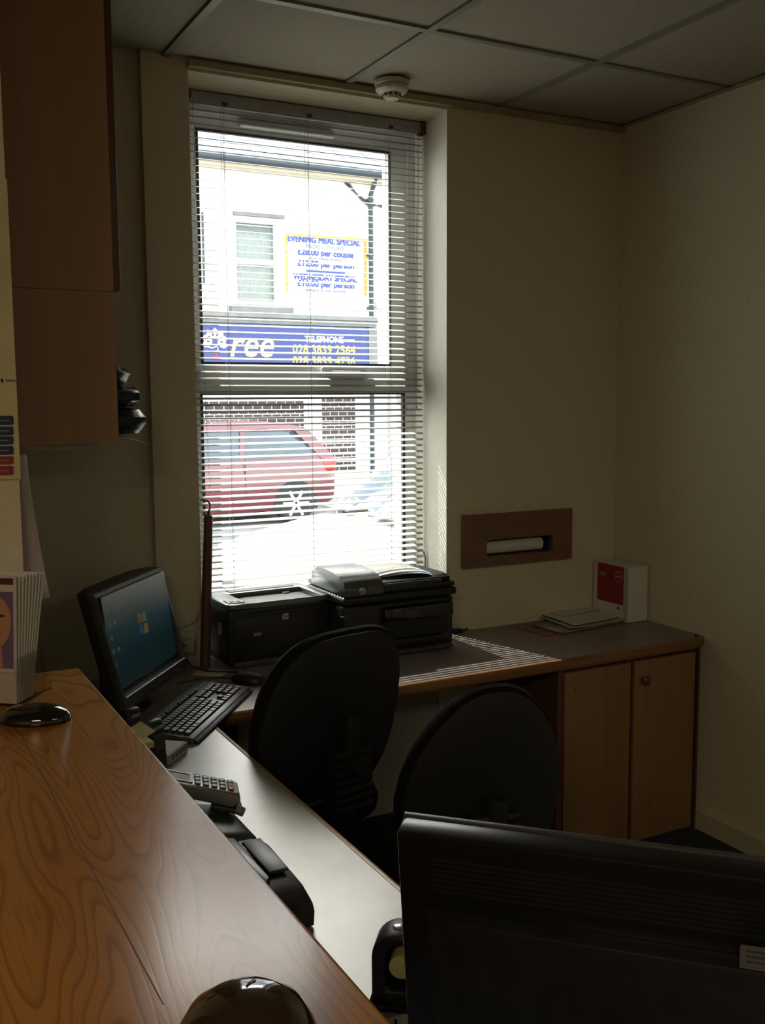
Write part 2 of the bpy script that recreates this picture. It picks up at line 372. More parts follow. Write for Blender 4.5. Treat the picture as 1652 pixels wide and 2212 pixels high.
# ---- window unit
win = bpy.data.objects.new('window_1', None); COL.objects.link(win); win.matrix_basis = T(-1.19, .25, WZ0); win['kind'] = 'structure'
FX0, FX1, FZ0, FZ1 = -1.664, -.752, .80, WZ1
def frame(x0, x1, z0, z1, wd, y0, y1, nm, m='pvc', bev=.004, wb_=None, wt=None, wr=None, wl=None):
    b_ = B(); wb_ = wb_ or wd; wt = wt or wd; wr = wr or wd; wl = wl or wd
    b_.ring_plate(rect_match(x0, x1, z0, z1), rect_match(x0+wl, x1-wr, z0+wb_, z1-wt), y0, y1)
    return b_.out(nm, m, win, world=True)
frame(FX0, FX1, FZ0, FZ1, .045, .255, .33, 'outer_frame')
TR0, TR1 = 1.595, 1.697
frame(FX0+.045, FX1-.045, TR0+.03, FZ1-.045, .06, .262, .315, 'upper_sash', wr=.074, wl=.02, wb_=.072, wt=.055)
frame(FX0+.045, FX1-.045, FZ0+.045, TR0+.03, .03, .258, .315, 'lower_sash', wb_=.055, wt=.032, wl=.012)
B().box(FX0+.045, FX1-.045, .235, .262, TR0, TR1-.03).out('meeting_rail', 'pvc', win, world=True)
frame(FX0+.063, -.8665, TR1-.002, 2.4715, .0075, .258, .2635, 'upper_gasket', 'gasket')
frame(FX0+.055, -.811, .897, TR0+.002, .008, .254, .2595, 'lower_gasket', 'gasket')
B().box(FX0+.06, -.86, .29, .294, TR1-.01, 2.478).out('upper_pane', 'glass', win, world=True)
B().box(FX0+.05, -.80, .29, .294, .89, TR0+.005).out('lower_pane', 'glass', win, world=True)
b = B(); b.rbox(-1.17, -.99, .214, .236, 1.655, 1.69, .008); b.rbox(-1.14, -1.02, .2, .216, 1.66, 1.675, .006); b.out('sash_handle', 'lgrey', win, world=True, smooth=True)
b = B(); b.rbox(-1.45, -1.1, .235, .262, 2.49, 2.512, .004); b.out('trickle_vent', 'lgrey', win, world=True, smooth=True)
# window board
o = B().prism([(XL+.004, .001), (XR-.004, .001), (-.762, .262), (-1.66, .262)], WZ0+.001, DZ).out('window_sill', 'lam', win, world=True)

# ---- venetian blind
bl = thing('venetian_blind', 'grey venetian blind with open slats hanging in the window recess', 'blind', (-1.2, .185, 2.53))
BX0, BX1, BY = -1.672, -.776, .185
b = B(); b.rbox(BX0+.005, -.772, BY-.02, BY+.022, 2.527, 2.563, .004); b.out('headrail', 'rail', bl, world=True, smooth=True)
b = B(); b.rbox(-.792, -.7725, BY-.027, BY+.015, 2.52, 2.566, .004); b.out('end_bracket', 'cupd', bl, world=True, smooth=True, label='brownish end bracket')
b = B(); b.rbox(BX0+.004, BX0+.028, BY-.026, BY-.018, 2.535, 2.558, .003); b.out('end_bracket', 'dgrey', bl, world=True, smooth=True)
PITCHS = .02215; zt = 2.508
tilt = math.radians(15)
def slat_mesh():
    b_ = B(); L = (BX1-BX0); n = 8; w_ = .0255
    def row(k):
        u = -.5*math.cos(PI*k/n); return (u*w_, .0022*(1-4*u*u))
    top = [row(k) for k in range(n+1)]; bot = [(y, z-.0004) for y, z in top]
    pts = top+bot[::-1]
    # rounded corners: trim the ends of the outer strips
    def xin(y): return max(0, (abs(y)/(w_/2))**3.5*.009)
    vs = [(-L/2+xin(y), y, z) for y, z in pts]+[(L/2-xin(y), y, z) for y, z in pts]; m_ = len(pts)
    fs = [list(range(m_))[::-1], list(range(m_, 2*m_))]+[(i, (i+1) % m_, m_+(i+1) % m_, m_+i) for i in range(m_)]
    b_._add(vs, fs); return b_.out('slat', 'slat', bl, smooth=True)
s0 = slat_mesh(); k = 0; z = zt
while z > .80:
    s = s0 if k == 0 else copyobj(s0, bl)
    s.matrix_basis = T((BX0+BX1)/2+random.uniform(-.002, .002)+1.2, BY-.185, z-2.53) @ RX(tilt+random.uniform(-.03, .03)+(.12 if k < 3 else 0)) @ RY(random.uniform(-.0008, .0008)+.0006)
    z -= PITCHS; k += 1
b = B(); b.rbox(BX0, BX1, BY-.013, BY+.013, .775, .787, .004); b.out('bottom_rail', 'rail', bl, world=True, smooth=True)
for x in (-1.535, -1.234, -.918):
    for dy in (-.0128, .0128):
        B().tube([(x, BY+dy, 2.53), (x+.001, BY+dy, .785)], .0008, 4).out('ladder_cord', 'cord', bl, world=True)
    b = B(); b.tube([(x+.008, BY, 2.53), (x+.008, BY, .785)], .0006, 4); b.out('lift_cord', 'cord', bl, world=True)
    B().rbox(x-.006, x+.014, BY-.024, BY-.018, 2.525, 2.537, .002).out('cord_clip', 'dgrey', bl, world=True)
b = B(); b.tube([(-1.637, BY-.022, 2.53), (-1.64, BY-.022, 2.47), (-1.629, BY-.022, 1.9), (-1.612, BY-.022, 1.26)], .0032, 6); b.out('tilt_wand', 'clear', bl, world=True, smooth=True)
b = B(); b.tube([(-.80, BY-.022, 2.53), (-.812, BY-.024, 1.85), (-.816, BY-.024, 1.60), (-.815, BY-.024, 1.545)], .001, 5)
b.tube([(-.806, BY-.022, 2.53), (-.817, BY-.024, 1.85), (-.816, BY-.024, 1.60)], .001, 5)
b.tube([(-.816, BY-.024, 1.60), (-.823, BY-.024, 1.608), (-.828, BY-.024, 1.602)], .0012, 5)
b.tube([(-.816, BY-.024, 1.60), (-.809, BY-.024, 1.608), (-.805, BY-.024, 1.604)], .0012, 5)
b.lathe([(.001, 0), (.004, .003), (.004, .009), (.001, .013)], 8, T(-.816, BY-.024, 1.594)); b.lathe([(.001, 0), (.004, .002), (.003, .008), (.001, .01)], 8, T(-.815, BY-.024, 1.537))
b.out('pull_cord', 'cord', bl, world=True, smooth=True)
b = B(); b.tube([(-.785, BY-.022, 1.0), (-.779, BY-.025, .975), (-.779, BY-.025, .94), (-.786, BY-.025, .925)], .004, 6); b.out('cord_loop', 'cablew', bl, world=True, smooth=True)

# ---- smoke detector
sm = thing('smoke_detector', 'round white smoke detector on the ceiling above the window', 'smoke detector', (-1.055, -.10, HC-.004))
B().lathe([(.03, 0), (.056, 0), (.056, -.012), (.052, -.016), (.03, -.016)], 32).out('detector_base', 'detector', sm, smooth=True)
B().lathe([(.04, -.016), (.053, -.018), (.053, -.028), (.046, -.036), (.030, -.040), (.028, -.050), (.022, -.056), (.004, -.058)], 32).out('detector_head', 'detector', sm, smooth=True)
for k in range(10):
    a = 2*PI*k/10; B().box(-.004, .004, -.0015, .0015, -.048, -.041, RZ(a) @ T(0, -.0293, 0)).out('vent_slot', 'gasket', sm)

# ================================================================== WORKTOPS, CABINETS
def worktop(name, label, x0, x1, y0, y1, z1, th, m, em, edge_side):
    r = thing(name, label, 'worktop', ((x0+x1)/2, (y0+y1)/2, z1-th))
    return r
r = thing('worktop', 'mauve-grey laminate worktop with wooden front edge running under the window', 'worktop', (-1.15, -.26, DZ-.035))
YF = -.523
b = B(); b.prism([(-2.40, YF+.02), (-.055, YF+.02), (-.004, YF+.075), (-.004, -.002), (-2.40, -.002)], DZ-.035, DZ); b.out('laminate_top', 'lam', r, world=True)
b = B()
# front edge strip with rounded nose and the clipped end at the right
prof = [(0, 0), (0, -.034), (-.012, -.036), (-.018, -.030), (-.020, -.018), (-.018, -.006), (-.012, -.001)]
path = [(-1.845, YF+.02, (0, 1)), (-.052, YF+.02, (-.25, 1)), (-.006, YF+.07, (-1, 0.0))]
path = [(-1.86, YF+.02, Vector((0, -1))), (-.056, YF+.02, Vector((.25, -.97))), (-.018, YF+.038, Vector((.7, -.7))), (-.004, YF+.072, Vector((1, 0)))]
vs = []; n = len(prof)
for x, y, d in path:
    for a, h in prof: vs.append((min(-.0035, x-d.x*a), y-d.y*a, DZ+h))
fs = [(i*n+k, i*n+(k+1) % n, (i+1)*n+(k+1) % n, (i+1)*n+k) for i in range(len(path)-1) for k in range(n)]+[list(range(n)), list(range((len(path)-1)*n, len(path)*n))[::-1]]
b._add(vs, fs); b.out('wooden_edge', 'edgewood', r, world=True, smooth=True)
# reception desk (lower level of the counter)
r = thing('reception_desk', 'grey laminate desk running below the wooden counter', 'desk', (-2.1, -1.6, 0))
YE = -2.72; DX = -1.865
B().box(-2.34, DX-.012, YE, YF-.0005, DZ-.025, DZ).out('desk_top', 'lamdesk', r, world=True)
B().rbox(DX-.012, DX, YE, YF-.0005, DZ-.026, DZ+.0006, .003, 2).out('desk_edge', 'edgewood_y', r, world=True, smooth=True)
for y in (YE+.02, -1.6):
    B().box(-2.30, DX-.06, y, y+.02, 0, DZ-.026).out('desk_panel', 'cabdark', r, world=True)
B().box(-2.34, -2.32, YE, -.53, 0, DZ-.026).out('back_panel', 'cabdark', r, world=True)
# counter
r = thing('wooden_counter', 'high varnished oak reception counter with bold looped grain', 'counter', (-2.75, -2.2, 0))
CY0, CY1, CX0, CX1 = -3.9, -1.275, -3.06, -2.337
b = B(); b.rbox(CX0, CX1, CY0, CY1, CT-.032, CT, .006, 3); b.out('counter_top', 'counter', r, world=True, smooth=True)
B().box(-2.4855, -2.4845, -2.34, -1.62, CT-.001, CT+.0002).out('board_joint', 'cabdark', r, world=True)
B().box(CX0+.2, CX1-.03, CY0+.05, CY1-.02, 0, CT-.033).out('counter_front', 'cabdark', r, world=True)

# cabinet under the worktop on the right
r = thing('base_cabinet', 'two-door wooden base cabinet under the right end of the worktop', 'cabinet', (-.34, -.27, 0))
b = B(); b.box(-.655, -.635, YF+.03, -.03, 0, DZ-.036); b.out('side_panel', 'cabdark', r, world=True)
b = B(); b.box(-.025, -.017, YF+.03, -.03, 0, DZ-.036); b.out('side_panel', 'cabdark', r, world=True)
b = B(); b.box(-.635, -.025, YF+.05, -.03, .0, DZ-.05); b.out('carcass', 'cabdark', r, world=True)
B().box(-.635, -.025, YF+.04, YF+.05, DZ-.06, DZ-.036).out('top_rail', 'cabdark', r, world=True)
d1 = B().rbox(-.631, -.347, YF+.022, YF+.04, .018, DZ-.052, .003, 2).out('door', 'cabinet', r, world=True, smooth=True)
B().lathe([(.0032, 0), (.0032, .0012), (.001, .0016)], 10, T(-.588, YF+.022, .607) @ RX(PI/2)).out('screw_hole', 'inkb', d1, world=True)
d2 = B().rbox(-.331, -.047, YF+.022, YF+.04, .018, DZ-.052, .003, 2).out('door', 'cabinet', r, world=True, smooth=True)
B().lathe([(.006, 0), (.006, .010), (.014, .016), (.017, .024), (.012, .030), (.003, .032)], 18, T(-.297, YF+.022, .602) @ RX(PI/2)).out('knob', 'cabdark', d2, world=True, smooth=True)

# radiator below the worktop
r = thing('radiator', 'pale ribbed panel radiator under the worktop behind the chairs', 'radiator', (-1.25, -.06, .12))
b = B()
nrib = 22; x0, x1 = -1.62, -.86
pts = []
for i in range(nrib*4+1):
    u = i/(nrib*4); pts.append((x0+(x1-x0)*u, -.075-.003*abs(math.sin(u*nrib*PI))**.6))
pts += [(x1, -.055), (x0, -.055)]
b.prism(pts, .12, .60); b.out('front_plate', 'rad', r, world=True, smooth=True)
B().box(x0, x1, -.05, -.035, .12, .60).out('back_plate', 'rad', r, world=True)
b = B(); b.box(x0-.004, x1+.004, -.082, -.03, .60, .608); b.out('top_grille', 'rad', r, world=True)
for x in (x0+.1, x1-.1): B().box(x-.015, x+.015, -.05, -.002, .2, .5).out('bracket', 'rad', r, world=True)
for x in (x0+.03, x1-.03): B().tube([(x, -.05, .13), (x, -.05, 0)], .008, 8).out('pipe', 'rad', r, world=True, smooth=True)

# ---- cupboard on the left
cx0, cx1, cy0, cy1 = -2.42, -2.081, -.55, -.0
r = thing('wall_cupboard', 'tall brown veneered wall cupboard with overhanging door above the monitor', 'cupboard', (-2.25, -.27, 1.838))
b = B(); b.box(cx0, cx1, cy0, cy0+.018, 1.8385, HC-.006); b.box(cx0, cx1, cy1-.0, cy1+.018, 1.8385, HC-.006); b.box(cx0, cx0+.012, cy0+.018, cy1, 1.8385, HC-.006)
b.box(cx0+.012, cx1, cy0+.018, cy1, 1.8385, 1.856); b.box(cx0+.012, cx1, cy0+.018, cy1, 2.2, 2.218); b.out('carcass', 'cup', r, world=True)
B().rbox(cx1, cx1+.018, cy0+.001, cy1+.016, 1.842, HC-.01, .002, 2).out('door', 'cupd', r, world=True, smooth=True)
r = thing('open_shelf_unit', 'brown veneered open shelf unit hung under the wall cupboard', 'shelf unit', (-2.25, -.27, 1.467))
b = B(); b.box(cx0, cx1, cy0, cy0+.018, 1.467, 1.8375); b.out('side_panel', 'cup', r, world=True)
b = B(); b.box(cx0, cx1, cy1, cy1+.018, 1.467, 1.8375); b.out('side_panel', 'cup', r, world=True)
b = B(); b.box(cx0, cx0+.012, cy0+.018, cy1, 1.467, 1.8375); b.out('back_panel', 'cup', r, world=True)
b = B(); b.box(cx0+.012, cx1, cy0+.018, cy1, 1.467, 1.481); b.out('shelf', 'cup', r, world=True)
r = thing('under_cupboard_light', 'slim white light fitting under the open shelf unit', 'light', (-2.21, -.3, 1.452))
B().rbox(-2.305, -2.112, -.50, -.08, 1.4530, 1.4665, .004, 2).out('light_body', 'lgrey', r, world=True, smooth=True)
B().rbox(-2.285, -2.132, -.48, -.10, 1.4495, 1.4535, .0015, 2).out('diffuser', 'paper', r, world=True, smooth=True)
# pouches on the open shelf
def pouch(label, y, z, xo, h, thick, seed, zt_=0):
    rnd = random.Random(seed); t_ = thing('plastic_pouch', label, 'pouch', (-2.12, y, z), 0, 'dark pouches heaped on the open shelf')
    b_ = B(); nu, nv = 8, 8
    top = []; 
    def outline(a):
        c, s_ = math.cos(a), math.sin(a)
        r_ = (abs(c)**3+abs(s_)**3)**(-1/3)
        return r_
    L = xo+2.30; 
    prof = [(.55, -.5), (.90, -.44), (.985, -.15), (1.0, .12), (.93, .40), (.62, .5)]
    vs = []; seg = 20
    for rr, zz in prof:
        for q in range(seg):
            a = 2*PI*q/seg; ro = outline(a)*rr*(1+rnd.uniform(-.035, .02))
            vs.append((-.09+ (L/2)*ro*math.cos(a)+(xo-(-2.30)-L)/2, thick*.5*ro*math.sin(a), h*(.5+zz)+rnd.uniform(-.004, .004)+zt_*math.cos(a)*ro))
    n_ = len(prof)
    fs = [(i*seg+q, i*seg+(q+1) % seg, (i+1)*seg+(q+1) % seg, (i+1)*seg+q) for i in range(n_-1) for q in range(seg)]+[list(range(seg))[::-1], list(range((n_-1)*seg, n_*seg))]
    b_._add(vs, fs, T((xo-2.30)/2+2.12+.09, 0, 0)); b_.out('pouch_body', 'bag', t_, smooth=True)
    return t_
pouch('dark navy plastic pouch lowest in the heap on the open shelf', -.29, 1.4835, -1.955, .071, .34, 1)
pouch('dark navy plastic pouch second from the bottom of the shelf heap', -.29, 1.5555, -1.968, .055, .33, 2)
pouch('dark navy plastic pouch third up in the shelf heap', -.29, 1.6115, -1.992, .054, .30, 3)
pouch('small dark pouch on top of the shelf heap', -.29, 1.6665, -2.03, .045, .24, 4)
for i in range(3):
    xo = (-1.948, -1.972, -1.99)[i]; lab = ('lowest white sheet drooping from the open shelf', 'middle white sheet drooping from the open shelf', 'top white sheet tucked under the pouches on the shelf')[i]
    b = B(); zz = 1.4815+.0006*i
    b.grid(lambda u, v: (-2.3+(xo+2.3)*u, -.44+.30*v+.015*i, zz-(max(0, u-.62)/.38)**1.7*(.034-.012*i)*(1.1-v*.6)), 12, 4)
    o = b.out('loose_sheet', 'paper', solid=.0004, smooth=True); props(o, lab, 'paper', 'sheets on the open shelf')

# ================================================================== OUTSIDE
GZ = -.17
M.update(
 asphalt=mat('road_asphalt', (.20, .20, .20), .9, noise=(3, .15), bump=(60, .4, .01)),
 pave=mat('pavement_concrete', (.36, .355, .34), .9, noise=(4, .08)),
 render=mat('facade_white_render', (.66, .65, .62), .85, noise=(2, .03), bump=(30, .2, .004)),
 slate=mat('roof_slate', (.20, .215, .235), .55, noise=(6, .15)),
 gutter=mat('gutter_dark_blue_grey', (.035, .045, .06), .4),
 stone=mat('stone_band', (.17, .17, .165), .8, noise=(6, .1)),
 brickd=mat('brick_dark', (.075, .045, .045), .8, noise=(14, .25)),
 mortar=mat('mortar_white', (.62, .61, .58), .9),
 signw=mat('sign_white', (.72, .72, .70), .5), signo=mat('sign_orange', (.62, .26, .03), .5),
 signb=mat('sign_blue', (.022, .036, .17), .45, noise=(2, .05)), signt=mat('sign_text_blue', (.03, .055, .26), .5),
 signy=mat('sign_text_yellow', (.62, .47, .06), .5), signc=mat('sign_text_cream', (.66, .56, .22), .5),
 net=mat('net_curtain', (.36, .355, .35), .8, noise=(25, .12), stretch=(6, 6, .4)),
 carred=mat('car_paint_dark_red', (.13, .022, .03), .22, coat=.8, noise=(2, .02)),
 carwhite=mat('car_paint_white', (.70, .70, .69), .25, coat=.7, noise=(2, .02)),
 carglass=mat('car_glass_dark', (.05, .07, .085), .06, coat=.3),
 tyre=mat('tyre_rubber', (.02, .02, .021), .8), alloy=mat('alloy_wheel', (.62, .62, .62), .3, metal=.5),
 tail=mat('tail_light_red', (.5, .02, .015), .15, coat=.6), pink=mat('sign_petal_pink', (.72, .45, .55), .5),
)
o = B().box(-30, 34, .34, 11.75, GZ-.2, GZ).out('ground_road', 'asphalt'); o['kind'] = 'structure'
o = B().box(-30, 34, .331, 1.75, GZ, GZ+.1).out('ground_pavement_near', 'pave'); o['kind'] = 'structure'
o = B().box(-30, 34, 11.75, 12.49, GZ-.2, GZ+.1).out('ground_pavement_far', 'pave'); o['kind'] = 'structure'
FY = 12.5
def fx(px, py, y=FY): v = at(px, py, y=y); return v.x, v.z
bd = thing('shop_building', 'white rendered two-storey shop building across the street with slate roof', 'building', (3, FY, GZ))
wx = 5.72; GT_Z = 5.30
# wall with real openings: upper sash window
ux0, ux1, uz0, uz1 = 2.95, 3.70, 3.12, 4.47
b = B()
for a in [(-7, ux0, 2.95, 5.32), (ux1, wx, 2.95, 5.32), (ux0, ux1, uz1, 5.32), (ux0, ux1, 2.95, uz0), (-7, wx, 1.70, 2.95), (5.25, wx, GZ, 1.70), (-7, 1.0, GZ, 1.70), (4.12, 4.42, GZ, 1.70)]:
    b.box(a[0], a[1], FY, FY+.3, a[2], a[3])
b.box(-7, wx, 17.5, 17.8, GZ, 5.32); b.box(-7, -6.7, FY+.3, 17.5, GZ, 5.32); b.box(wx-.3, wx, FY+.3, 17.5, GZ, 5.32)
b.out('wall', 'render', bd, world=True)
b = B(); b.prism([(12.25, 5.30), (15.1, 7.75), (17.9, 5.30), (17.9, 5.36), (15.1, 7.83), (12.25, 5.37)], -7.1, wx+.1, axis='x'); b.out('roof', 'slate', bd, world=True)
# individual slates on the visible lower courses
sl = math.atan2(2.45, 2.85); st0 = None; sw, sh = .265, .20
for rI in range(7):
    for c in range(23):
        x = .6+c*(sw+.004)+(sw/2 if rI % 2 else 0)
        if x > wx: continue
        dist = .02+rI*sh*.82
        y = 12.25+math.cos(sl)*dist; z = 5.37+math.sin(sl)*dist+.006
        if st0 is None: st0 = B().box(-sw/2, sw/2, 0, sh*1.25, 0, .008).out('slate', 'slate', bd); s_ = st0
        else: s_ = copyobj(st0, bd)
        s_.matrix_basis = wm(bd).inverted() @ T(x, y, z+random.uniform(0, .004)) @ RX(sl-.03+random.uniform(-.01, .01)) @ RZ(random.uniform(-.012, .012))
b = B(); pts = [(12.14+.075*math.cos(a), 5.30+.075*math.sin(a)) for a in [PI+PI*k/8 for k in range(9)]]+[(12.205, 5.31), (12.075, 5.31)][::1]
b.prism(pts, -7.1, wx+.08, axis='x'); b.out('gutter', 'gutter', bd, world=True, smooth=True)
B().box(-7.1, wx+.05, 12.22, 12.5, 5.19, 5.30).out('eaves_board', 'card', bd, world=True)
b = B(); b.tube([(5.36, 12.2, 5.28), (5.36, 12.42, 5.0), (5.36, 12.42, GZ+.1)], .04, 10); b.out('downpipe', 'gutter', bd, world=True, smooth=True)
for z in (4.9, 4.0, 3.1): B().rbox(5.31, 5.41, 12.40, 12.5, z, z+.05, .004).out('pipe_bracket', 'gutter', bd, world=True)
b = B(); b.tube([(2.42, 12.47, 4.5), (2.42, 12.47, 3.4)], .018, 6); b.out('conduit', 'gutter', bd, world=True, smooth=True)
b = B()
for k in range(4):
    b.tube([(4.9+.03*k, 12.48, 5.18), (5.1+.03*k, 12.46, 5.02-.03*k), (5.35, 12.44, 4.88-.02*k), (5.7, 12.45, 4.80+.03*k)], .008, 5)
b.out('wiring', 'gutter', bd, world=True)
B().rbox(5.47, 5.68, 12.44, 12.5, 3.12, 3.24, .01).out('alarm_box', 'card', bd, world=True)
# sash window
b = B(); b.ring_plate(rect_match(ux0, ux1, uz0, uz1), rect_match(ux0+.05, ux1-.05, uz0+.06, uz1-.06), FY+.06, FY+.14)
b.box(ux0+.05, ux1-.05, FY+.07, FY+.12, 3.76, 3.83); uw = b.out('window', 'pvc', bd, world=True)
B().box(ux0+.05, ux1-.05, FY+.10, FY+.104, uz0+.06, uz1-.06).out('pane', 'glass', uw, world=True)
b = B(); b.grid(lambda u, v: (ux0+.02+(ux1-ux0-.04)*u, FY+.20+.006*math.sin(u*31), uz0+.03+(uz1-uz0-.04)*v), 60, 1); b.out('net_curtain', 'net', uw, world=True, solid=.002)
B().box(ux0-.05, ux1+.05, FY+.17, FY+.175, uz1-.19, uz1).out('blind', 'stone', uw, world=True)
B().box(ux0-.02, ux1+.10, FY-.05, FY, uz1+.03, uz1+.09).out('lintel', 'stone', bd, world=True)
B().rbox(ux0-.12, ux1+.20, FY-.13, FY+.06, uz0-.14, uz0-.02, .01).out('window_ledge', 'stone', bd, world=True)
# cornice above the fascia
b = B(); b.prism([(FY, 2.97), (FY-.16, 2.95), (FY-.18, 2.90), (FY-.12, 2.86), (FY-.12, 2.80), (FY, 2.80)], .2, 5.44, axis='x'); b.out('cornice', 'stone', bd, world=True)
# lower shop front: dark brick stall and a brick pier
def bricks(x0, x1, z0, z1, bw, bh, y):
    B().box(x0-.03, x1+.03, y, FY+.1, z0-.02, z1+.02).out('mortar_bed', 'mortar', bd, world=True)
    nz = int((z1-z0)/bh); b0 = None
    for j in range(nz):
        x = x0-(bw/2 if j % 2 else 0)
        while x < x1-.01:
            a, c = max(x, x0), min(x+bw, x1)
            if c-a > .03:
                o_ = B().rbox(a+.010, c-.010, y-.012, y+.02, z0+j*bh+.010, z0+(j+1)*bh-.010, .003, 1).out('brick', 'brickd', bd, world=True)
            x += bw
bricks(2.2, 4.10, .98, 1.62, .165, .073, FY-.03)
bricks(4.42, 5.06, .36, 1.62, .16, .078, FY-.03)
b = B(); b.box(1.0, 4.12, FY+.05, FY+.12, GZ, 1.70); b.box(5.06, 5.26, FY+.05, FY+.12, GZ, 1.7); b.box(4.40, 5.06, FY, FY+.12, GZ, .36); b.out('shop_front_wall', 'render', bd, world=True)
# neighbour
nb = thing('neighbour_building', 'plain white rendered building to the right of the dark downpipe', 'building', (8, FY, GZ))
B().box(wx+.02, 13, FY-.02, 17.5, GZ, 5.0).out('wall', 'render', nb, world=True)
b = B(); b.prism([(12.3, 5.0), (15.0, 6.9), (17.7, 5.0)], wx+.12, 13, axis='x'); b.out('roof', 'slate', nb, world=True)
for x in (7.0, 9.5):
    w_ = B().box(x, x+.9, FY-.06, FY-.02, 3.1, 4.4).out('window', 'pvc', nb, world=True); B().box(x+.07, x+.83, FY-.068, FY-.06, 3.17, 4.33).out('pane', 'carglass', w_, world=True)
B().box(7.2, 8.2, FY-.06, FY-.02, GZ, 2.0).out('door', 'signb', nb, world=True)

# fascia sign
fs = thing('fascia_sign', 'dark blue shop fascia sign with yellow lettering and telephone numbers', 'sign', (3, FY, 2.2))
B().box(.4, 5.44, FY-.12, FY-.001, 2.03, 2.79).out('sign_board', 'signb', fs, world=True)
B().box(5.28, 5.44, FY-.135, FY-.12, 2.03, 2.79).out('end_strip', 'stone', fs, world=True)
ty = FY-.123
def ftext(px0, px1, py, s, m, parent, size, y=ty, **k):
    x0, z0 = fx(px0, py, y); x1, z1 = fx(px1, py, y); zc = (z0+z1)/2
    return text('lettering', s, m, parent, T((x0+x1)/2, y, zc) @ UP_Y, size, width=x1-x0, **k)
ftext(497, 592, 745, 'ree', 'signc', fs, .62, shear=.25, offset=.005)
ftext(658, 742, 734, 'TELEPHONE', 'signw', fs, .145, offset=.004)
ftext(632, 767, 756, '028 3839 2564', 'signy', fs, .20, offset=.003)
ftext(632, 767, 781, '028 3839 4736', 'signy', fs, .20, offset=.003)
for a, c in ((632, 655), (744, 766)):
    x0, z0 = fx(a, 734, ty); x1, _ = fx(c, 734, ty); B().box(x0, x1, ty-.002, ty, z0-.008, z0+.008).out('rule', 'signw', fs, world=True)
# flower emblem
ex, ez = fx(464, 738, ty)
for k in range(7):
    a = math.radians(-20+k*36)
    b = B(); pts = [(.04, 0), (.10, .045), (.17, .05), (.22, .0), (.17, -.05), (.10, -.045)]
    b.prism(pts, 0, .003, axis='z', M_=T(ex, ty, ez+.0) @ UP_Y @ RZ(a)); b.out('petal', 'pink' if k % 2 else 'signw', fs, world=True)
b = B(); b.tube([(ex-.16, ty, ez-.07), (ex-.05, ty, ez-.10), (ex+.04, ty, ez-.07), (ex+.05, ty, ez-.14), (ex-.02, ty, ez-.17)], .012, 5); b.out('scroll', 'signw', fs, world=True)
b = B(); b.prism([(-.11, 0), (0, .10), (.12, 0), (.03, .02), (-.02, .03)], 0, .003, M_=T(ex+.02, ty, ez-.29) @ UP_Y); b.out('emblem_base', 'red', fs, world=True)

# offers banner
bn_ = thing('offers_banner', 'white banner with orange border and blue meal offers on the upper wall', 'banner', (4.5, FY, 3.3))
yb = FY-.025
(x0, zt0), (x1, zt1) = fx(614, 497, yb), fx(791, 522, yb); zb = (fx(617, 629, yb)[1]+fx(790, 640, yb)[1])/2; ztp = (zt0+zt1)/2
B().box(x0, x1, yb, FY, zb, ztp).out('banner_sheet', 'signw', bn_, world=True)
B().box(x0, x1, yb-.004, yb, ztp-.062, ztp).out('border', 'signo', bn_, world=True)
B().box(x0, x0+.055, yb-.004, yb, zb, ztp-.062).out('border', 'signo', bn_, world=True)
B().box(x1-.055, x1, yb-.004, yb, zb, ztp-.062).out('border', 'signo', bn_, world=True)
yt = yb-.004
for a, c, py, s, sz, m_ in ((622, 778, 521, 'EVENING MEAL SPECIAL', .135, 'signt'), (662, 742, 535, 'MON - THURS', .09, 'ink'), (643, 763, 548, '£28.00 per couple', .135, 'signt'),
        (669, 740, 560, '(incl. bottle of wine)', .065, 'ink'), (643, 764, 572, '£12.00 per person', .135, 'signt'), (634, 771, 601, 'WEDNESDAY SPECIAL', .135, 'signt'),
        (643, 765, 615, '£10.00 per person', .135, 'signt'), (660, 748, 628, '(bring your own alcohol)', .065, 'ink')):
    ftext(a, c, py, s, m_, bn_, sz, y=yt, bold=sz*.085)
xa, za = fx(662, 585, yt); xb, _ = fx(745, 585, yt); B().box(xa, xb, yt-.003, yt, za-.016, za+.012).out('rule', 'signt', bn_, world=True)

